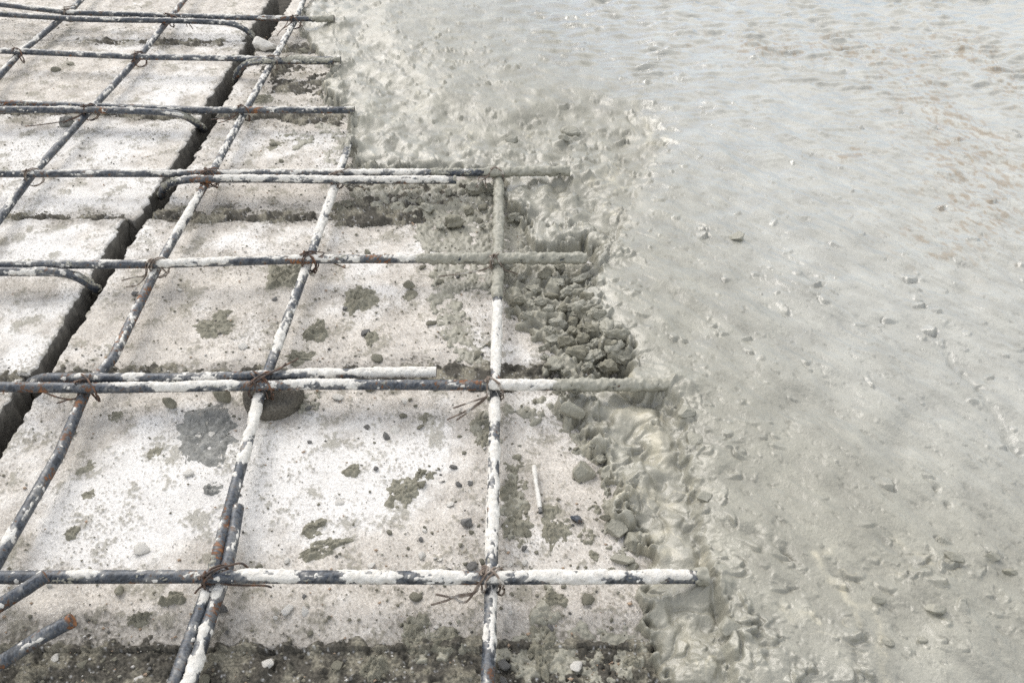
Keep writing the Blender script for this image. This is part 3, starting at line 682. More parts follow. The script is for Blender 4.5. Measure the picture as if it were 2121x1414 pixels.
def embossed(py, th):
    """raised maker's marks on one bar: strokes, a ring, worn letters"""
    glyph = {'I': ['1', '1', '1', '1', '1'], 'O': ['0110', '1001', '1001', '1001', '0110'], 'S': ['0111', '1000', '0110', '0001', '1110'],
             'A': ['0110', '1001', '1111', '1001', '1001'], '2': ['1110', '0001', '0110', '1000', '1111'], ':': ['0', '1', '0', '1', '0']}
    out = np.zeros((len(py), len(th)), np.float32)
    for q0, ch in ((1013, ':'), (1028, 'I'), (1035, 'I'), (1042, 'I'), (1052, 'O'), (1074, 'I'), (1082, 'A'), (1104, 'S'), (1126, 'O'), (1142, '2'), (1156, ':')):
        gg = glyph[ch]
        for i in range(5):
            for j, b_ in enumerate(gg[i]):
                if b_ == '1':
                    out += .00065 * np.exp(-((py[:, None] - q0 - j * 4) / 2.3) ** 2 - ((th[None, :] - math.pi / 2 - (2 - i) * .34) / .24) ** 2)
    return np.minimum(out, .0008)
bar('t7', line(TP, [(0, 1195), (445, 1192), (1020, 1194), (1465, 1196)], .5), 'nearest crossbar, thick white cement on its right half, end entering the wet concrete',
    [(0, .05), (145, .1), (160, .7), (190, .7), (205, .05), (290, .08), (310, .25), (400, .2), (430, .08), (485, .12), (500, .75), (610, .78), (625, .35), (700, .25), (712, .75), (815, .72), (830, .4), (885, .4), (890, .85), (955, .85), (970, .25), (1000, .3), (1015, .6), (1040, .5), (1060, .45), (1100, .5), (1110, .95), (1280, .95), (1295, .2), (1328, .25), (1335, .92), (1400, .9), (1430, .5), (1445, 0)],
    GT, [(1430, 0), (1445, .7), (1470, 1)], [(440, .14, 60), (985, .16, 30), (740, .1, 40)], seed=7, thin_=.95)
bar('t6', line(TP, [(0, 800), (180, 801), (543, 799), (1024, 796), (1400, 799)], .5), 'second nearest crossbar, dark at its middle, right end caked in grey mortar',
    [(0, .04), (190, .08), (210, .3), (310, .35), (325, .8), (490, .8), (500, .06), (590, .06), (605, .75), (735, .72), (745, .06), (1000, .06), (1012, .9), (1130, .9), (1150, .3), (1160, 0)], GT, [(1130, 0), (1155, .8), (1400, 1)], [(60, .14, 120), (560, .2, 60), (830, .12, 90), (980, .2, 30), (1050, .2, 20)], seed=6)
bar('t5', line(TP, [(0, 549), (329, 547), (642, 537), (1030, 534), (1215, 534)], .5), 'third nearest crossbar, cream cement left of middle, grey mortar over its right end',
    [(0, .42), (100, .45), (130, .3), (230, .35), (330, .5), (340, .85), (475, .85), (490, .3), (620, .35), (660, .5), (690, .6), (750, .7), (758, .1), (815, .15), (825, .75), (865, .7), (880, 0)], GT, [(855, 0), (875, .9), (1150, 1), (1165, .6), (1175, 1), (1215, 1)], [(330, .12, 30), (620, .22, 50), (790, .25, 40), (640, .2, 20)], seed=5, thin_=.9)
bar('t4', line(TP, [(0, 360), (434, 359), (699, 358), (900, 358), (1035, 357), (1180, 354)], .5), 'fourth nearest crossbar, white and rusty in the middle, its end sinking into mortar',
    [(0, .5), (370, .5), (390, .12), (450, .2), (470, .5), (560, .6), (690, .75), (720, .85), (880, .88), (890, 0)], GT, [(880, 0), (900, .75), (945, .3), (990, .25), (1010, .95), (1180, 1)], [(420, .25, 40), (600, .2, 80)], step=.0026, seed=4, thin_=0.75)
bar('t3', line(TP, [(0, 214), (250, 222), (420, 229), (509, 229), (735, 228)], .5), 'third farthest crossbar, rusty at its left, ending bare at the wet concrete',
    [(0, .3), (300, .35), (430, .3), (560, .5), (700, .45), (735, .3)], GT, [(715, 0), (735, .8)], [(60, .3, 60), (280, .25, 30), (525, .3, 20)], step=.003, seed=3, thin_=0.55)
bar('t2', line(TP, [(0, 105), (289, 118), (500, 122), (567, 125), (705, 124)], .5), 'second farthest crossbar with cream cement along its top',
    [(0, .42), (130, .6), (320, .5), (500, .7), (560, .5), (705, .4)], GT, [(575, 0), (590, .7), (640, .7), (655, .3), (700, .5)], [(300, .15, 30)], step=.0034, seed=2, thin_=0.62)
bar('t1', line(TP, [(0, 9), (143, 26), (353, 33), (614, 39), (692, 40)], .5), 'farthest crossbar, its right end just buried in wet concrete',
    [(0, .3), (65, .3), (75, .8), (110, .8), (150, .5), (300, .4), (480, .55), (610, .4), (640, .6), (660, 0)], GT, [(630, 0), (650, .9), (692, 1)], [(560, .25, 30), (600, .2, 20)], step=.0038, seed=1, thin_=0.62)
bar('l1', line(LP, [(0, 156), (41, 110), (143, 26), (172, -4)], .3, .3), 'leftmost long bar crossing the two farthest crossbars', [(0, .4), (60, .4), (110, .45), (156, .35)], GL, None, [(115, .2, 14)], step=.0034, seed=11, ax=1, thin_=0.6)
bar('l2', line(LP, [(0, 452), (68, 360), (187, 228), (289, 118), (353, 37), (385, -4)], .3, .3), 'second long bar from the left, steel blue with white flecks', [(0, .35), (90, .5), (100, .6), (125, .4), (220, .4), (250, .2), (330, .35), (370, .3), (410, .55), (452, .5)], GL, None, [(130, .2, 14), (15, .3, 20), (50, .25, 10)], step=.0028, seed=12, ax=1, thin_=0.6)
bar('l3', line(LP, [(0, 1151), (122, 940), (180, 803), (232, 745), (329, 549), (433, 368), (509, 230), (567, 126), (613, 41), (630, -2)], .3, .25), 'long bar just right of the gap, dark near, whitewashed far',
    [(0, .65), (125, .62), (225, .5), (300, .6), (345, .45), (380, .1), (398, .1), (405, .9), (490, .85), (500, .3), (535, .25), (560, .7), (580, .55), (590, .2), (640, .35), (680, .25), (735, .35), (750, .55), (785, .5), (805, .06), (930, .05), (1000, .12), (1065, .12), (1085, .1), (1105, .85), (1125, .85), (1135, .05), (1200, .05)], GL, None, [(385, .4, 16), (555, .25, 20), (620, .2, 40), (700, .25, 40), (830, .2, 40), (960, .15, 60)], step=.0022, seed=13, ax=1, thin_=.82)
bar('l4', line(LP, [(362, 1414), (440, 1195), (463, 1100), (543, 800), (640, 540), (699, 370), (727, 285)], .25), 'long bar carrying rusty raised marks, fourth from the left',
    [(285, .3), (300, .3), (330, .6), (380, .6), (395, .9), (490, .88), (500, .2), (530, .2), (550, .6), (575, .6), (585, .25), (620, .4), (690, .45), (700, .7), (745, .55), (755, .1), (800, .1), (825, .75), (955, .95), (965, .1), (1010, .08), (1170, .06), (1210, .2), (1225, .3), (1250, .75), (1260, .1), (1414, .1)], GL, [(285, .6), (305, .5), (320, .2), (335, 0)], [(1100, .19, 60), (1150, .16, 25), (1210, .25, 16), (545, .25, 14), (385, .2, 14), (1330, .12, 40)], step=.0013, seed=14, marks=embossed, ax=1)
bar('l5', line(LP, [(1010, 1430), (1019, 1195), (1025, 797), (1031, 536), (1034, 358)], .25), 'rightmost long bar, white with flaking cement, its far half wrapped in grey mortar',
    [(620, .1), (630, .85), (690, .92), (770, .92), (778, .3), (800, .25), (830, .4), (835, .95), (865, .95), (875, .4), (915, .45), (925, .9), (955, .88), (970, .5), (1040, .55), (1055, .95), (1090, .92), (1095, .75), (1150, .8), (1160, .3), (1200, .15), (1230, .12), (1240, .5), (1300, .4), (1345, .5), (1360, .2), (1420, .3)], GL, [(358, 1), (600, 1), (615, .85), (622, 0)], [(787, .35, 8), (1205, .2, 16)], step=.0016, seed=15, ax=1, thin_=.99)
# second bars tied alongside, hooks turned down into the gap between the slabs
bar('h7', [P(340, 1480, ZL), P(392, 1414, ZL + .001), P(470, 1180, ZL), P(486, 1095, ZL), P(492, 1050, ZL)], 'short blue steel bar lapped against the marked long bar, cut end upward',
    [(1040, .08), (1150, .12), (1200, .1), (1220, .7), (1245, .5), (1250, .12), (1290, .1), (1305, .75), (1320, .6), (1345, .2), (1370, .85), (1414, .8)], 'short lap bars', None, [(1052, .2, 14), (1220, .2, 20), (1290, .14, 30)], step=.0016, seed=21, ax=1)
bar('h6', [P(58, 800, .004), P(70, 790, .018), P(100, 783, .031), P(170, 783, ZT), P(360, 783, ZT), P(545, 778, ZT), P(700, 774, ZT), P(904, 771, ZT)], 'starter bar hooked at its left, white at its cut end, behind the second nearest crossbar',
    [(60, .05), (190, .1), (255, .15), (265, .7), (295, .6), (305, .25), (400, .4), (520, .3), (610, .25), (620, .85), (700, .8), (710, .3), (735, .35), (745, .92), (904, .95)], GH, None, [(150, .14, 60), (900, .25, 12), (520, .15, 30)], step=.002, seed=22, smoothpath=True)
bar('h5', [P(-320, 560, ZT), P(-100, 562, ZT), P(60, 563, ZT), P(118, 564, .034), P(150, 570, .026), P(178, 584, .012), P(196, 597, -.004), P(204, 602, -.02)], 'starter bar coming from the left, bent down into the gap under the third nearest crossbar',
    [(0, .3), (30, .5), (135, .6), (143, .02), (210, 0)], GH, [(140, 0), (150, .35), (205, .5)], [(130, .1, 30)], step=.0024, seed=23, thin_=.8, smoothpath=True)
bar('h4', [P(335, 408, -.018), P(335, 402, -.006), P(342, 388, .012), P(358, 378, .026), P(390, 372, ZT), P(440, 371, ZT), P(560, 371, ZT), P(700, 373, ZT), P(945, 373, ZT)], 'starter bar hooked down into the gap, white cut end above dark dirt, fourth nearest crossbar',
    [(335, 0), (370, .05), (395, .4), (440, .45), (455, .85), (690, .85), (705, .92), (915, .95), (930, .3)], GH, [(335, .4), (360, .5), (380, .3), (400, 0), (925, 0), (945, .7)], [(430, .25, 30), (860, .2, 60)], step=.0024, seed=24, thin_=.85, smoothpath=True)
bar('h3', [P(-250, 226, ZT), P(0, 227, ZT), P(186, 228, ZT), P(300, 231, ZT), P(360, 235, .034), P(390, 245, .022), P(412, 260, .002), P(423, 270, -.02)], 'starter bar bent down into the gap beside the third farthest crossbar',
    [(0, .35), (150, .5), (240, .3), (380, .4), (395, .05)], GH, [(300, 0), (380, .3), (423, .5)], [(215, .3, 20)], step=.003, seed=25, thin_=.6, smoothpath=True)
bar('h2', [P(489, 172, -.02), P(489, 163, -.006), P(493, 148, .012), P(507, 135, .026), P(535, 128, ZT - .003), P(600, 127, ZT - .002), P(690, 128, ZT - .002)], 'short grey hooked bar under the second farthest crossbar, turned down into the gap',
    [(489, 0), (520, .3), (690, .2)], GH, [(489, .4), (540, .5), (640, .6), (690, .4)], [(500, .1, 20)], step=.0034, seed=26, smoothpath=True)
bar('h1', [P(-150, 20, ZT), P(100, 36, ZT), P(200, 41, ZT), P(353, 43, ZT), P(440, 46, ZT), P(480, 50, .034), P(508, 62, .02), P(528, 82, -.004), P(537, 95, -.03)], 'starter bar curving down into the gap beside the farthest crossbar',
    [(0, .3), (200, .5), (480, .4), (495, .05)], GH, [(480, 0), (500, .35), (537, .5)], [(340, .1, 20)], step=.0036, seed=27, thin_=.6, smoothpath=True)
# two loose lengths at the near left
bar('s1', [P(-160, 1352, .028), P(0, 1252, .042), P(95, 1192, .050)], 'loose bar end resting over the nearest crossbar at its left', [(-100, .03), (95, .05)], 'loose bar ends at the near left', None, [(90, .2, 10), (20, .08, 30)], step=.0014, seed=31)
bar('s2', [P(-170, 1470, .022), P(0, 1373, .035), P(78, 1322, .042), P(155, 1280, .049)], 'loose bar end with a rusty cut tip sticking up over the dirty joint', [(-100, .04), (70, .04), (78, .35), (88, .04), (155, .04)], 'loose bar ends at the near left', None, [(150, .22, 14), (60, .12, 20), (10, .16, 20)], step=.0014, seed=32)
print('bars', time.process_time())

# ------------------------------------------------------------------ tie wires
def wire_mesh(paths, r):
    Vs, fs, n = [], [], 0
    for p in paths:
        c, _ = resample(catmull(p, 8), .0022)
        V, f, _ = tube(c, r, 6)
        q = f.copy(); Vs.append(V); fs.append(q + n); n += len(V)
    return np.vstack(Vs), np.vstack(fs)
def tie(row, cl, px, py, tails, double=False, rw=.00105, painted=False, seed=0, side=1, lap=0.):
    """wire looped round a crossing, twisted on top; tails: lists of (px, py, z)"""
    g = np.random.default_rng(seed + 900)
    c = P(px, py, ZT); cx, cy = c[0], c[1]
    paths = []
    for k, dg in enumerate(((1, side), (1, -side)) if double else ((1, side),)):
        for s in range(2):
            e = []
            for a_ in np.linspace(.15, 2 * math.pi + .05, 22):
                ca, sa = math.cos(a_), math.sin(a_)
                ex = .0125 + lap * .5; ez = .0148
                hx = ex * math.copysign(abs(ca) ** .75, ca); hz = ez * math.copysign(abs(sa) ** .8, sa)
                e.append((cx + hx * .72 * dg[0] + g.normal(0, .0005) + (s - .5) * .0026, cy + hx * .72 * dg[1] + lap * .4 + g.normal(0, .0005) - (s - .5) * .0026, (ZT + ZL) / 2 + hz + g.normal(0, .0004)))
            paths.append(e)
    top = np.array([cx - .004, cy - .003 * side, ZT + RB + .002])
    for t_ in tails:
        q = [top + g.normal(0, .001, 3), top + np.array([-.002, -.002, .0012]) + g.normal(0, .0012, 3)]
        pp = [P(*x) for x in t_]
        q.append((q[-1] + pp[0]) / 2 + np.array([0, 0, .002]) + g.normal(0, .0008, 3))
        paths.append(q + pp)
    # the twist
    for ph in (0, math.pi):
        paths.append([top + np.array([.0018 * math.cos(a_ + ph), .0018 * math.sin(a_ + ph), 0]) + np.array([-.0012, -.0010, 0]) * a_ / 1.6 for a_ in np.linspace(0, 9, 14)])
    V, f = wire_mesh(paths, rw * .8)
    lab = f'{"spattered" if painted else "rusty"} tie wire where the {row} crossbar meets the {cl}'
    t_ = f[:, 2] != f[:, 3]
    mk('tie_wire', V, f[t_], M_WIREP if painted else M_WIRE, origin=(cx, cy, ZT), label=lab, cat='tie wire', group='tie wires at the bar crossings')
LN = {1: 'leftmost long bar', 2: 'second leftmost long bar', 3: 'long bar by the gap', 4: 'marked long bar', 5: 'rightmost long bar'}
RN = {1: 'farthest', 2: 'second farthest', 3: 'third farthest', 4: 'fourth nearest', 5: 'third nearest', 6: 'second nearest', 7: 'nearest'}
ties = [(7, 5, 1020, 1194, [[(985, 1225, .03), (950, 1232, .022), (925, 1243, .016), (893, 1252, .012)], [(982, 1228, .028), (940, 1236, .02), (902, 1230, .018)], [(978, 1232, .028), (961, 1247, .018), (935, 1235, .02)]], 1, .0013),
        (7, 4, 446, 1192, [[(470, 1172, .046), (500, 1166, .04), (518, 1180, .03)], [(430, 1205, .035), (412, 1218, .028), (404, 1228, .022)], [(472, 1210, .03), (545, 1212, .02), (562, 1216, .014)]], 0, .0013),
        (6, 5, 1024, 797, [[(1008, 820, .030), (975, 832, .028), (939, 845, .026)], [(1006, 822, .028), (970, 848, .02), (926, 869, .016)], [(1007, 823, .027), (974, 850, .018), (945, 870, .013)]], 1, .0013),
        (6, 4, 541, 796, [[(562, 770, .046), (590, 757, .044), (618, 742, .042)], [(560, 772, .047), (580, 764, .046), (592, 752, .046)], [(530, 783, .044), (518, 772, .043)], [(532, 812, .03), (527, 832, .022)], [(551, 812, .03), (555, 826, .022)]], 0, .00125),
        (6, 3, 180, 800, [[(160, 822, .025), (140, 828, .02), (118, 835, .014)], [(165, 824, .024), (130, 825, .02), (84, 810, .014)], [(182, 785, .045), (187, 775, .046)]], 0, .00125),
        (5, 5, 1031, 535, [[(1010, 555, .03), (965, 565, .024), (906, 573, .016)], [(1045, 558, .026), (1060, 563, .02), (1072, 568, .014)]], 1, .0013),
        (5, 4, 641, 536, [[(658, 522, .046), (672, 524, .046), (660, 533, .045)], [(690, 545, .03), (715, 555, .012)], [(628, 530, .045), (640, 520, .046)], [(655, 552, .028), (650, 562, .02)]], 0, .0012),
        (5, 3, 328, 546, [[(300, 570, .026), (275, 575, .02), (252, 581, .014)], [(302, 572, .024), (285, 590, .014), (262, 594, .008)], [(345, 565, .026), (342, 575, .02)]], 1, .0012),
        (4, 5, 1031, 358, [[(1010, 366, .034), (997, 375, .03), (985, 388, .024)], [(1008, 366, .034), (992, 368, .034), (990, 390, .022)], [(1005, 372, .03), (1008, 390, .022)]], 1, .0012),
        (4, 4, 699, 366, [[(712, 352, .046), (722, 346, .046)], [(690, 385, .03), (701, 392, .024)]], 1, .0012),
        (4, 3, 433, 364, [[(445, 355, .046), (450, 350, .046)], [(420, 378, .03), (424, 392, .022)], [(450, 372, .034), (455, 378, .026)]], 0, .0012),
        (4, 2, 68, 360, [[(55, 372, .028), (45, 390, .02), (30, 405, .012), (8, 432, .006)], [(50, 380, .024), (20, 420, .008)]], 1, .0012),
        (3, 3, 507, 228, [[(490, 238, .03), (465, 245, .02), (437, 248, .012)], [(488, 240, .028), (470, 250, .014), (452, 255, .008)]], 0, .0012),
        (3, 2, 186, 226, [[(165, 240, .026), (140, 250, .016), (90, 258, .008), (52, 262, .004)], [(168, 238, .028), (150, 245, .018), (130, 256, .01)]], 0, .0012),
        (2, 3, 566, 124, [[(585, 120, .044), (598, 115, .044)], [(580, 132, .03), (586, 140, .02)], [(556, 118, .046), (560, 112, .046)]], 1, .0012),
        (2, 2, 289, 118, [[(280, 108, .045), (295, 106, .046)]], 0, .0012),
        (2, 1, 40, 109, [[(30, 100, .045), (24, 108, .04)]], 0, .0012),
        (1, 3, 612, 40, [[(590, 55, .026), (578, 68, .016), (574, 74, .01)], [(622, 50, .03), (628, 56, .024)], [(600, 50, .03), (586, 60, .02)]], 0, .0012),
        (1, 2, 352, 37, [[(375, 40, .04), (390, 48, .03), (400, 61, .014)], [(372, 38, .042), (384, 46, .034), (388, 56, .02)]], 0, .0012),
        (1, 1, 143, 26, [[(135, 15, .046), (155, 12, .048), (160, 16, .044)]], 1, .0012)]
for k, (rw_, cl_, px, py, tl, pt, rad) in enumerate(ties):
    tie(RN[rw_], LN[cl_], px, py, tl, double=(rw_, cl_) in ((6, 4), (5, 4), (7, 5), (4, 3)), rw=rad, painted=bool(pt), seed=k, side=1 if k % 2 else -1, lap=.012 if (rw_, cl_) in ((6, 4), (6, 3), (4, 3)) else 0.)

# ------------------------------------------------------------------ the round spacer under the mesh
def ico(n):
    import bmesh
    bm = bmesh.new(); bmesh.ops.create_icosphere(bm, subdivisions=n, radius=1.)
    v = np.array([x.co[:] for x in bm.verts]); f = np.array([[q.index for q in p.verts] for p in bm.faces]); bm.free()
    return v, f
c = P(569, 828, 0)
nr, na = 10, 72
th = np.linspace(0, 2 * math.pi, na, endpoint=False)
prof = [(.0345, -.001), (.0352, .004), (.0350, .010), (.0346, .0145), (.0335, .0162), (.030, .0166), (.022, .0168), (.012, .0168), (.004, .0168), (.0002, .0168)]
V = np.array([[(c[0] + r_ * math.cos(t_) * (1 + .012 * math.sin(5 * t_ + z_ * 300)), c[1] + r_ * math.sin(t_) * (1 + .012 * math.sin(7 * t_)), z_ * (1 + .04 * math.sin(3 * t_))) for t_ in th] for r_, z_ in prof]).reshape(-1, 3)
mk('concrete_spacer', V, gridfaces(nr, na, True)[:, ::-1], M_SPACER, origin=(c[0], c[1], 0), label='round dark concrete spacer under the second nearest crossbar', cat='spacer')

# ------------------------------------------------------------------ stones, lumps, splats
ICO = {n: ico(n) for n in (1, 2, 3, 4)}
def rock(g, n, angular=.6, rug=.08):
    """angular broken stone: sphere cut back by random planes"""
    v, f = ICO[n]
    v = v.copy()
    for _ in range(int(9 + 6 * g.random())):
        d = g.normal(0, 1, 3); d /= np.linalg.norm(d)
        h = 1 - angular * g.uniform(.45, 1.) * .95
        q = v @ d
        v -= np.maximum(q - h, 0)[:, None] * d * .97
    for fr, am in ((2.2, rug * 1.3), (4.5, rug), (9, rug * .6)):
        ph = g.uniform(0, 6, (3, 3))
        w_ = np.sin(v @ g.normal(0, fr, (3, 3)) + ph[0]).prod(1)
        v += v * (am * w_)[:, None]
    v /= np.abs(v).max(0)
    return v, f
def height_at(x, y):
    i = int((x - X0) / DX); j = int((y - Y0) / DX)
    if 0 <= i < NX and 0 <= j < NY: return float(max(H[j, i], HS[j, i]))
    return 0.
def put_rock(name, px, py, w, h, m, label, cat, group, seed, n=3, angular=.6, rug=.08, sink=.25, zr=None, z=0.):
    g = np.random.default_rng(seed + 4000)
    v, f = rock(g, n, angular, rug)
    c = P(px, py, z)
    sx = abs(P(px + w / 2, py, z)[0] - c[0]); 
    ppm = (w / 2) / sx                          # photo pixels per metre here
    sz = zr * sx if zr else sx * g.uniform(.6, .85)
    sy = max(sx * .45, min(sx * 1.5, (h / 2 / ppm - sz * .55) / .7 if h / 2 / ppm > sz * .8 else sx * .7))
    an = g.uniform(-.5, .5)
    v = v * np.array([sx, sy, sz])
    v = np.stack([v[:, 0] * math.cos(an) - v[:, 1] * math.sin(an), v[:, 0] * math.sin(an) + v[:, 1] * math.cos(an), v[:, 2]], 1)
    ground = height_at(c[0], c[1])
    if z < .03: ground = max(ground, z)
    o = np.array([c[0], c[1] + sz * .35, ground + sz * (1 - 2 * sink)])
    return mk(name, v + o, f, m, origin=o, label=label, cat=cat, group=group)
GF = 'mortar coated stones along the front of the pour'
big = [(1205, 989, 56, 56, 'big angular coated stone standing alone at the pour front, right of the stick'), (1260, 991, 36, 32, 'rounded coated stone just right of the big angular front stone'), (1181, 884, 60, 42, 'large flat topped coated stone by the slab below the second nearest crossbar'),
       (1182, 838, 52, 34, 'coated stone directly under the mortar caked end of the second nearest crossbar'), (1276, 1108, 50, 52, 'left one of the two big coated stones above the nearest crossbar'), (1314, 1136, 52, 54, 'right one of the two big coated stones above the nearest crossbar'),
       (1292, 1166, 60, 24, 'flat tongue of mortar under the two big coated stones')]
for k, (px, py, w_, h_, lb) in enumerate(big):
    put_rock('coated_stone', px, py, w_, h_, M_LUMP, lb, 'stone', GF, k, 4, .55, .05, .22, zr=.35 if k == 6 else .72)
LATE = []
mids = [(1118, 641, 36), (1155, 677, 36), (1189, 658, 38), (1187, 676, 30), (1216, 672, 28), (1177, 619, 32), (1106, 606, 28), (1072, 636, 26), (1092, 669, 28), (1148, 709, 34), (1124, 725, 26), (1175, 723, 34), (1225, 726, 34), (1257, 712, 42), (1281, 730, 46),
        (1196, 748, 40), (1150, 760, 42), (1223, 752, 30), (1252, 769, 32), (1221, 701, 28), (1170, 582, 30), (1205, 592, 38), (1244, 955, 24), (1205, 690, 26), (1238, 690, 26), (1137, 655, 24), (1100, 640, 20), (1142, 620, 22), (1200, 632, 26), (1215, 735, 24), (1172, 776, 26), (1265, 748, 28), (1130, 744, 20), (1160, 600, 22),
        (985, 400, 30), (940, 465, 40), (912, 470, 22), (885, 438, 28), (1060, 455, 26), (970, 440, 22), (1000, 470, 20), (1045, 560, 24), (930, 400, 18), (870, 420, 20), (1012, 395, 24), (1075, 455, 18), (1160, 560, 24), (1130, 580, 20), (1080, 580, 18), (1240, 920, 22), (1225, 935, 18), (1255, 1075, 20)]
for k, (px, py, w_) in enumerate(mids):
    o_ = put_rock('coated_stone', px, py, w_ * (.95 + .7 * ((k * 37) % 10) / 10), w_ * (.85 + .5 * ((k * 53) % 10) / 10), (M_LUMP, M_SKIN, M_LUMP, M_MORT)[k % 4], None, 'stone', GF, 40 + k, 4, .34, .22, .40, z=.007)
    LATE.append((o_, 'mortar coated stone' if w_ > 25 else 'small mortar coated stone', px, py))
for k, (px, py, w_) in enumerate([(1182, 640, 30), (1204, 655, 34), (1214, 642, 26), (1232, 676, 32), (1250, 694, 34), (1206, 708, 28), (1240, 740, 34), (1272, 738, 40), (1262, 764, 36), (1218, 764, 26), (1192, 606, 30), (1186, 690, 26), (1290, 752, 40), (1236, 712, 24), (1166, 645, 24), (1140, 690, 24)]):
    o_ = put_rock('coated_stone', px, py, w_ * 1.25, w_ * 1.1, (M_LUMP, M_SKIN, M_MORT)[k % 3], None, 'stone', GF, 140 + k, 4, .34, .22, .36, z=.015)
    LATE.append((o_, 'heaped up mortar coated stone', px, py))
# stones sitting proud in the skin of the pour
for k, (px, py, w_, h_, lb) in enumerate([(1978, 1158, 42, 26, 'dark edged stone half sunk in the wet concrete near its scattered lumps'), (2098, 1182, 30, 20, 'small brown stone bedded in the wet concrete at far right'), (2060, 1155, 40, 26, 'flat stone bedded in wet concrete between two lumps'),
                                          (1845, 1325, 30, 26, 'round pebble bedded in the near wet concrete below pale vein'), (1940, 1265, 46, 34, 'slanting flat stone bedded in the near wet concrete'), (1820, 1240, 36, 22, 'low stone beside the pale vein ring in wet concrete'),
                                          (1516, 1290, 50, 52, 'squat lump of mortar on the step of the near wet concrete'), (1445, 895, 40, 44, 'rounded lump on the edge of the upper wet concrete'), (1425, 850, 42, 34, 'lump of mortar right of the buried second nearest crossbar end'),
                                          (1915, 1322, 24, 20, 'small pebble bedded in the near wet concrete at right'), (1242, 628, 26, 14, 'dark stone in a hollow of the smooth concrete right of the pile'), (1465, 1020, 36, 34, 'lump on the lip of the step in the wet concrete'),
                                          (1060, 268, 30, 12, 'left thin stone bedded in the rough concrete patch beyond the fourth nearest crossbar'), (1185, 250, 44, 14, 'broad flat stone in the rough concrete patch beyond the fourth nearest crossbar'), (1170, 272, 26, 18, 'small stone below the broad flat one in rough concrete'), (1530, 492, 36, 14, 'flat stone with pale top lying in the smooth wet concrete')]):
    put_rock('bedded_stone', px, py, w_, h_, M_SKIN if k not in (1, 10) else M_LUMP, lb, 'stone', 'stones bedded in the wet concrete', 200 + k, 4, .5, .06, .40, zr=.62, z=.045)
def splat(px, py, w, h, label, m=M_MORT, seed=0, thick=.003, group='mortar splats on the slabs', rot=0., name='mortar_splat', lobes=1.):
    g = np.random.default_rng(seed + 7000)
    c = P(px, py, 0.); sx = abs(P(px + w / 2, py, 0)[0] - c[0]); sy = abs(P(px, py - h / 2, 0)[1] - P(px, py + h / 2, 0)[1]) / 2
    na, nr = (96, 26) if w > 45 else (48, 12)
    th = np.linspace(0, 2 * math.pi, na, endpoint=False)
    R_ = np.ones(na)
    for k in range(2, 26): R_ += lobes * g.normal(0, .34) / k ** 1.05 * np.sin(k * th + g.uniform(0, 6))
    R_ = np.clip(R_, .25, 1.7)
    rr = np.linspace(0, 1, nr) ** .8
    ang = th + rot
    x = np.outer(rr, R_ * np.cos(th) * sx); y = np.outer(rr, R_ * np.sin(th) * sy)
    x, y = x * math.cos(rot) - y * math.sin(rot), x * math.sin(rot) + y * math.cos(rot)
    X_, Y_ = c[0] + x, c[1] + y
    prof = sstep(1., .62, rr)[:, None] 
    o = g.uniform(0, 2, 2)
    rel = 1 + .38 * sample_wrap(n_mid, X_ * 1.2 + o[0], Y_ * 1.2 + o[1]) + .22 * sample_wrap(n_fine, X_ + o[1], Y_ + o[0])
    z = -.0012 + prof * thick * np.clip(rel, .12, 2.2) + sample_wrap(HS, X_, Y_)
    z[-1] = -.0035
    V = np.stack([X_, Y_, z], -1).reshape(-1, 3)
    return mk(name, V, gridfaces(nr, na, True), m, origin=(c[0], c[1], 0), label=label, cat='mortar splat', group=group)
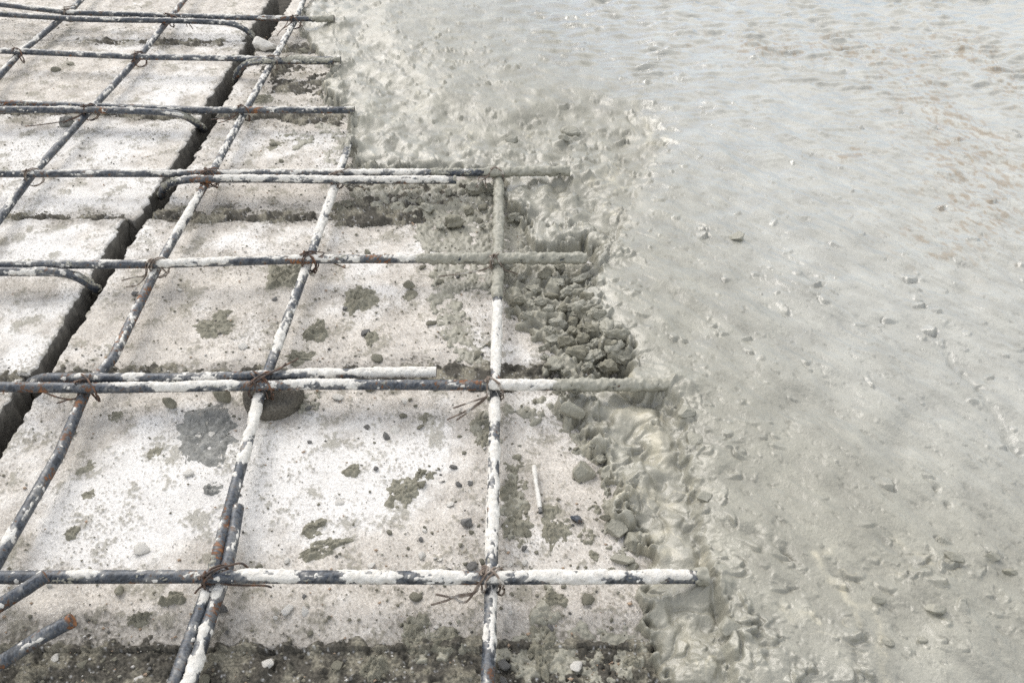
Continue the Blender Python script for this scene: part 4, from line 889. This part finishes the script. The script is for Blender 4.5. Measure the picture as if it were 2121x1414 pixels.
named = [(745, 620, 70, 62, 'thick olive mortar splat with a pebble at its rim, below the third nearest crossbar'), (655, 688, 54, 44, 'lumpy mortar splat right of the marked long bar beneath third nearest crossbar'), (443, 676, 90, 48, 'wide ragged mortar splat on the sandy slab between the long bars'),
         (590, 570, 80, 60, 'dark mortar smear against the marked long bar under the third nearest crossbar'), (835, 1018, 92, 72, 'large spiky dark mortar splat on the pale slab, upper of the middle ones'), (730, 975, 44, 30, 'small mortar splat up left of the large spiky dark one'), (880, 985, 46, 30, 'small mortar splat right above the large spiky dark one'),
         (648, 1093, 70, 34, 'upper olive splat of the pair above the nearest crossbar'), (668, 1136, 118, 40, 'long slanting olive splat of the pair above the nearest crossbar'), (580, 292, 84, 40, 'flat mortar splat between the gap and the wet concrete beyond the fourth nearest crossbar'),
         (1000, 890, 52, 90, 'olive mortar smear left of the rightmost long bar below its white knot'), (1062, 1010, 62, 66, 'rounded mortar splat right of the rightmost long bar above the white stick'), (1070, 1075, 80, 110, 'lumpy mortar smear hugging the rightmost long bar above the nearest crossbar'), (1150, 1090, 76, 96, 'tall mortar splat between the white stick and the bolt'),
         (1215, 1110, 42, 38, 'small starry splat near the two big coated stones'), (1232, 1055, 30, 26, 'small triangular splat near the black bolt end'), (1122, 1340, 78, 116, 'tall rounded mortar dollop at the near joint right of the long bar'), (1150, 1240, 56, 40, 'mortar splat hanging below the nearest crossbar at its right'), (925, 1328, 88, 66, 'broad low mortar splat at the near dirty joint'),
         (1308, 1372, 40, 32, 'round mortar dollop at the foot of the near pour'), (860, 1310, 70, 80, 'olive mortar smear left of the broad low splat'), (775, 1385, 60, 60, 'mortar dollop in the near joint under the nearest slab'), (1210, 870, 30, 30, 'thin mortar smear behind the large flat topped stone'), (850, 610, 34, 22, 'smooth little mortar cake on the slab left of slurry strip'),
         (360, 1240, 44, 36, 'rounded grey mortar cake below the nearest crossbar, left of the lap bar'), (288, 1282, 54, 34, 'dark crumbly mortar splat in front of the nearest crossbar'), (150, 1103, 36, 26, 'small tan mortar cake on the white slab at left'), (240, 862, 40, 26, 'olive smear below the second nearest crossbar at left'), (320, 935, 34, 40, 'thin brownish smear near the grey skin patch'),
         (180, 965, 42, 34, 'pale olive smear at the left of the white slab'), (185, 1025, 34, 24, 'faint tan smear left, on the white slab'), (710, 430, 60, 30, 'crumbly mortar heap left of the dark dirt below fourth nearest crossbar'), (770, 700, 30, 36, 'small mortar splat left of the slurry strip'), (620, 740, 60, 34, 'dirty mortar smear right of the marked bar above second nearest crossbar'),
         (545, 205, 50, 20, 'thin mortar smear left of the pour beyond third farthest crossbar'), (460, 650, 40, 20, 'thin olive smear above the wide ragged splat'), (60, 665, 50, 20, 'flat tan smear on the left white slab'), (105, 668, 26, 14, 'tiny tan smear beside the flat tan one'), (1230, 1150, 26, 24, 'little splat left of the flat mortar tongue'),
         (885, 870, 50, 36, 'thin olive smear below the white twisted wire'), (1065, 960, 50, 36, 'thin mortar smear right of the rightmost long bar')]
for k, (px, py, w_, h_, lb) in enumerate(named):
    pale_ = k in (9, 25 + 2, 28, 29, 30, 36, 37, 39)
    splat(px, py, w_, h_, lb, M_MORT, k, .0012 if pale_ else .0045 if k in (0, 1, 3, 16, 18, 19, 20, 21, 24, 25) else .0026, rot=.5 if k == 8 else 0.)
splat(428, 897, 158, 122, 'large thin grey mortar skin left of the spacer', M_MGREY, 301, .0030, 'grey mortar skins', name='mortar_skin', lobes=.95)
splat(441, 1010, 42, 34, 'small round grey mortar cake below the large grey skin', M_MGREY, 302, .003, 'grey mortar skins', name='mortar_cake', lobes=.5)
g = np.random.default_rng(77)
put_rock('mortar_block', 552, 106, 60, 42, M_CHIP, 'pale mortar block under the second farthest crossbar by the gap', 'mortar block', None, 500, 4, .72, .03, .2, zr=.6)
for k, (px, py, w_, h_, lb) in enumerate([(355, 845, 44, 34, 'dark dry mortar lump left under the second nearest crossbar'), (460, 830, 50, 30, 'dark lump beside the spacer under the second nearest crossbar'), (968, 1087, 28, 28, 'round dark pitted stone on the pale slab left of the rightmost long bar'), (138, 262, 34, 18, 'flat tan stone beneath the wire tails of the second long bar'),
                                          (1195, 1080, 30, 14, 'short black bolt end with a white dab'), (850, 600, 30, 22, 'smooth mortar coated pebble left of the slurry strip'), (245, 1228, 22, 26, 'dark crumb in front of the nearest crossbar')]):
    put_rock('loose_stone', px, py, w_, h_, (M_MORT, M_MORT, M_DARK, M_MGREY, M_STEEL, M_MORT, M_MORT)[k], lb, 'stone', 'loose stones on the slabs', 520 + k, 3, .5, .1, .25)
# white painted stick
sv = [P(1106, 965, .006), P(1110, 1000, .007), P(1115, 1030, .006), P(1120, 1062, .005)]
c_, t_ = resample(sv, .002)
V, f, _ = tube(c_, .0019 + .0003 * np.sin(np.arange(len(c_)) * .9), 10)
tt = f[:, 2] != f[:, 3]
st = mk('wire_offcut', V, f[tt], M_DARK, origin=c_[len(c_) // 2], label='short offcut of wire painted white lying on the slab near the pour', cat='wire offcut')
sel = np.arange(len(c_)) < len(c_) * .9
V, f, _ = tube(c_[sel], .0025 + .0004 * np.sin(np.arange(sel.sum()) * .37) + .0002 * np.sin(np.arange(sel.sum()) * 1.3) , 10)
tt = f[:, 2] != f[:, 3]
mk('cement_coat', V, f[tt], M_WHITE, origin=c_[len(c_) // 2], parent=st)

# ---- crumbs and chips, one object each; shared shapes
shapes = []
for k in range(10):
    gg = np.random.default_rng(600 + k)
    v, f = rock(gg, 2, .6, .1)
    shapes.append((v, f))
kinds = {'mortar': (M_MORT, 'mortar_crumb', 'olive mortar crumb', 'crumb'), 'white': (M_CHIP, 'stone_chip', 'white stone chip', 'stone chip'), 'dark': (M_DARK, 'pebble', 'dark grey pebble', 'pebble')}
meshes = {}
for kd, (m, nm, _, _) in kinds.items():
    for k, (v, f) in enumerate(shapes):
        o = mk(nm, v, f, m); meshes[kd, k] = o.data; bpy.data.objects.remove(o)
ANCH = [(1020, 1194, 'nearest painted knot'), (446, 1192, 'nearest crossing of the marked bar'), (1024, 797, 'white knot on the rightmost long bar'), (541, 796, 'spacer'), (180, 800, 'doubled crossing over the gap'),
        (1031, 535, 'grey mortar crossing'), (641, 536, 'rusty knot on third crossbar'), (328, 546, 'painted knot by the gap'), (699, 367, 'white knot on fourth crossbar'), (433, 364, 'rusty knot on fourth crossbar'), (68, 360, 'far left knot of fourth crossbar'),
        (507, 228, 'right knot of the third farthest crossbar'), (186, 226, 'left knot of the third farthest crossbar'), (566, 124, 'right knot of the second farthest crossbar'), (289, 118, 'middle knot of the second farthest crossbar'), (612, 40, 'right knot of the farthest crossbar'), (352, 37, 'middle knot of the farthest crossbar'),
        (835, 1018, 'large spiky splat'), (668, 1136, 'slanting olive splat'), (428, 895, 'large grey skin'), (1122, 1340, 'tall mortar dollop'), (443, 676, 'ragged splat on the sandy slab'), (745, 620, 'thick splat with a rim pebble'), (1113, 1010, 'white stick'), (1195, 1080, 'black bolt end'), (925, 1328, 'broad low splat at the joint'),
        (288, 1282, 'dark crumbly splat'), (155, 1280, 'rusty cut tip of the loose bar'), (95, 1192, 'loose bar end on the crossbar'), (904, 771, 'white cut end of the hooked bar'), (945, 373, 'white cut end beyond the dark dirt'), (580, 292, 'flat splat beyond fourth crossbar'), (138, 262, 'flat tan stone'), (240, 862, 'olive smear by the gap'), (180, 965, 'pale olive smear'),
        (1205, 989, 'big angular front stone'), (1276, 1108, 'two big coated stones'), (1181, 884, 'large flat topped stone'), (492, 1050, 'cut end of the lap bar'), (204, 602, 'hook by the third nearest crossbar'), (1400, 797, 'buried end of second crossbar'), (1215, 533, 'grey end of third crossbar'), (1150, 355, 'buried end of fourth crossbar')]
PLACED = []
def near(o, what, px, py):
    """remember a small repeat; its label is made once all are down"""
    PLACED.append((o, what, px, py))
def label_all():
    sets = {}
    for o, what, px, py in PLACED:
        best = None
        w_ = P(px, py)
        for ax_, ay_, nm in ANCH:
            a_ = P(ax_, ay_); dd = math.hypot(w_[0] - a_[0], w_[1] - a_[1])
            if best is None or dd < best[0]: best = (dd, nm, w_[0] - a_[0], w_[1] - a_[1])
        dd, nm, dx_, dy_ = best
        side = ('right of' if dx_ > 0 else 'left of') if abs(dx_) > abs(dy_) else ('behind' if dy_ > 0 else 'before')
        sets.setdefault((what, side, nm), []).append((dd, o))
    ordi = ['', 'second ', 'third ', 'fourth ', 'fifth ', 'sixth ', 'seventh ', 'eighth ', 'ninth ', 'tenth ', 'eleventh ', 'twelfth ', 'thirteenth ', 'fourteenth ', 'fifteenth ', 'sixteenth ']
    for (what, side, nm), l in sets.items():
        l.sort(key=lambda q: q[0])
        for k, (dd, o) in enumerate(l):
            o['label'] = f'{what} {side} the {nm}' if len(l) == 1 else f'{ordi[min(k, 15)]}closest {what} {side} the {nm}'
def crumb(px, py, w_, kd, g, flat=1.):
    m, nm, lb, cat = kinds[kd]
    c = P(px, py); s = abs(P(px + w_ / 2, py)[0] - c[0])
    o = bpy.data.objects.new(nm, meshes[kd, int(g.integers(0, 10))]); col.objects.link(o)
    sz = s * g.uniform(.30, .62) * flat
    o.scale = (s, s * g.uniform(.6, 1.05), sz)
    o.rotation_euler = (g.normal(0, .2), g.normal(0, .2), g.uniform(0, 6.28))
    o.location = (c[0], c[1], height_at(c[0], c[1]) + sz * .55)
    near(o, f'{"tiny " if w_ < 12 else "" if w_ < 20 else "larger "}{lb}', px, py)
    tag(o, None, cat, {'mortar': 'loose mortar crumbs', 'white': 'loose white stone chips', 'dark': 'loose dark pebbles'}[kd])
PLACED += LATE
g = np.random.default_rng(99)
for px, py, w_ in [(703, 824, 30), (838, 831, 20), (505, 718, 26), (704, 1040, 22), (872, 1152, 22), (594, 1267, 32), (632, 1266, 24), (552, 1377, 36), (973, 998, 16), (932, 1045, 18), (1086, 1165, 20), (1072, 1152, 14), (294, 1140, 36), (391, 982, 24), (545, 1195, 14), (594, 1163, 22), (438, 900, 18), (410, 905, 14), (1056, 1170, 14), (1056, 1268, 14), (913, 1160, 14), (820, 890, 24), (1195, 1380, 34), (115, 1362, 22), (373, 600, 12), (770, 1170, 24), (880, 1100, 12)]:
    crumb(px, py, w_, 'white', g, .7)
for px, py, w_ in [(800, 905, 22), (975, 1000, 14), (1085, 1138, 16), (950, 1005, 16), (715, 640, 14), (630, 1235, 12), (640, 850, 16), (1045, 1380, 36), (1190, 1330, 24), (470, 1310, 12), (1140, 1300, 18), (760, 885, 18), (280, 610, 20), (570, 620, 14)]:
    crumb(px, py, w_, 'dark', g)
# scatter: thick along joints and near the pour, thin on the clean faces
def allowed(px, py):
    w_ = P(px, py)
    if -.585 < w_[0] < -.545: return 0
    i, j = int((w_[0] - X0) / DX), int((w_[1] - Y0) / DX)
    if not (0 <= i < NX and 0 <= j < NY): return 0
    if a[j, i] > .3: return 0
    return .07 + .8 * dirt[j, i] + .55 * math.exp(-((px - 1000) / 260) ** 2) - .1 * bloom[j, i]
nput = 0
while nput < 190:
    px, py = g.uniform(0, 1340), g.uniform(0, 1414)
    if g.random() > allowed(px, py): continue
    dep = (py + 572) / 1985
    w_ = (8 + 22 * g.random() ** 3) * (.45 + .75 * dep)
    crumb(px, py, max(w_, 7), 'mortar' if g.random() < .84 else 'dark' if g.random() < .6 else 'white', g)
    nput += 1
# grit too small to pick apart: one object
nG = 17000
oct_v = np.array([(1, 0, 0), (-1, 0, 0), (0, 1, 0), (0, -1, 0), (0, 0, 1), (0, 0, -1)], float); oct_f = np.array([(0, 2, 4), (2, 1, 4), (1, 3, 4), (3, 0, 4), (2, 0, 5), (1, 2, 5), (3, 1, 5), (0, 3, 5)])
x = g.uniform(-1.3, .35, 160000); y = g.uniform(-.14, 1.66, 160000)
i = ((x - X0) / DX).astype(int); j = ((y - Y0) / DX).astype(int)
pr_ = (.16 + .9 * dirt[j, i] + .22 * (n_fb3[j, i] > .6)) * (1 - .65 * bloom[j, i].clip(0, 1)) * (a[j, i] < .3) * ((x < -.59) | (x > -.545)) * np.clip(1.4 - y * .55, .2, 1)
ok = np.nonzero(g.random(160000) < pr_ * .5)[0][:nG]
x, y, i, j = x[ok], y[ok], i[ok], j[ok]
s = .0006 + .0014 * g.random(len(x)) ** 3
Rv = g.normal(0, 1, (len(x), 6, 3)) * .22
V = (oct_v[None] + Rv) * s[:, None, None] * np.array([1.2, 1, .8]) + np.stack([x, y, np.maximum(HS[j, i], H[j, i]) + s * .4], 1)[:, None]
fc = (oct_f[None] + 6 * np.arange(len(x))[:, None, None]).reshape(-1, 3)
cl = np.array([[.21, .197, .155, .8], [.30, .29, .25, .8], [.62, .60, .57, .8], [.40, .30, .22, .8], [.12, .115, .105, .8]])[g.choice(5, len(x), p=[.46, .18, .14, .12, .10])]
mk('grit', V.reshape(-1, 3), fc, M_SLAB, kind='stuff', label='fine grit and mortar crumbs strewn over the slabs', colr=np.repeat(cl, 6, 0), smooth=False)
label_all()
print('done', time.process_time())
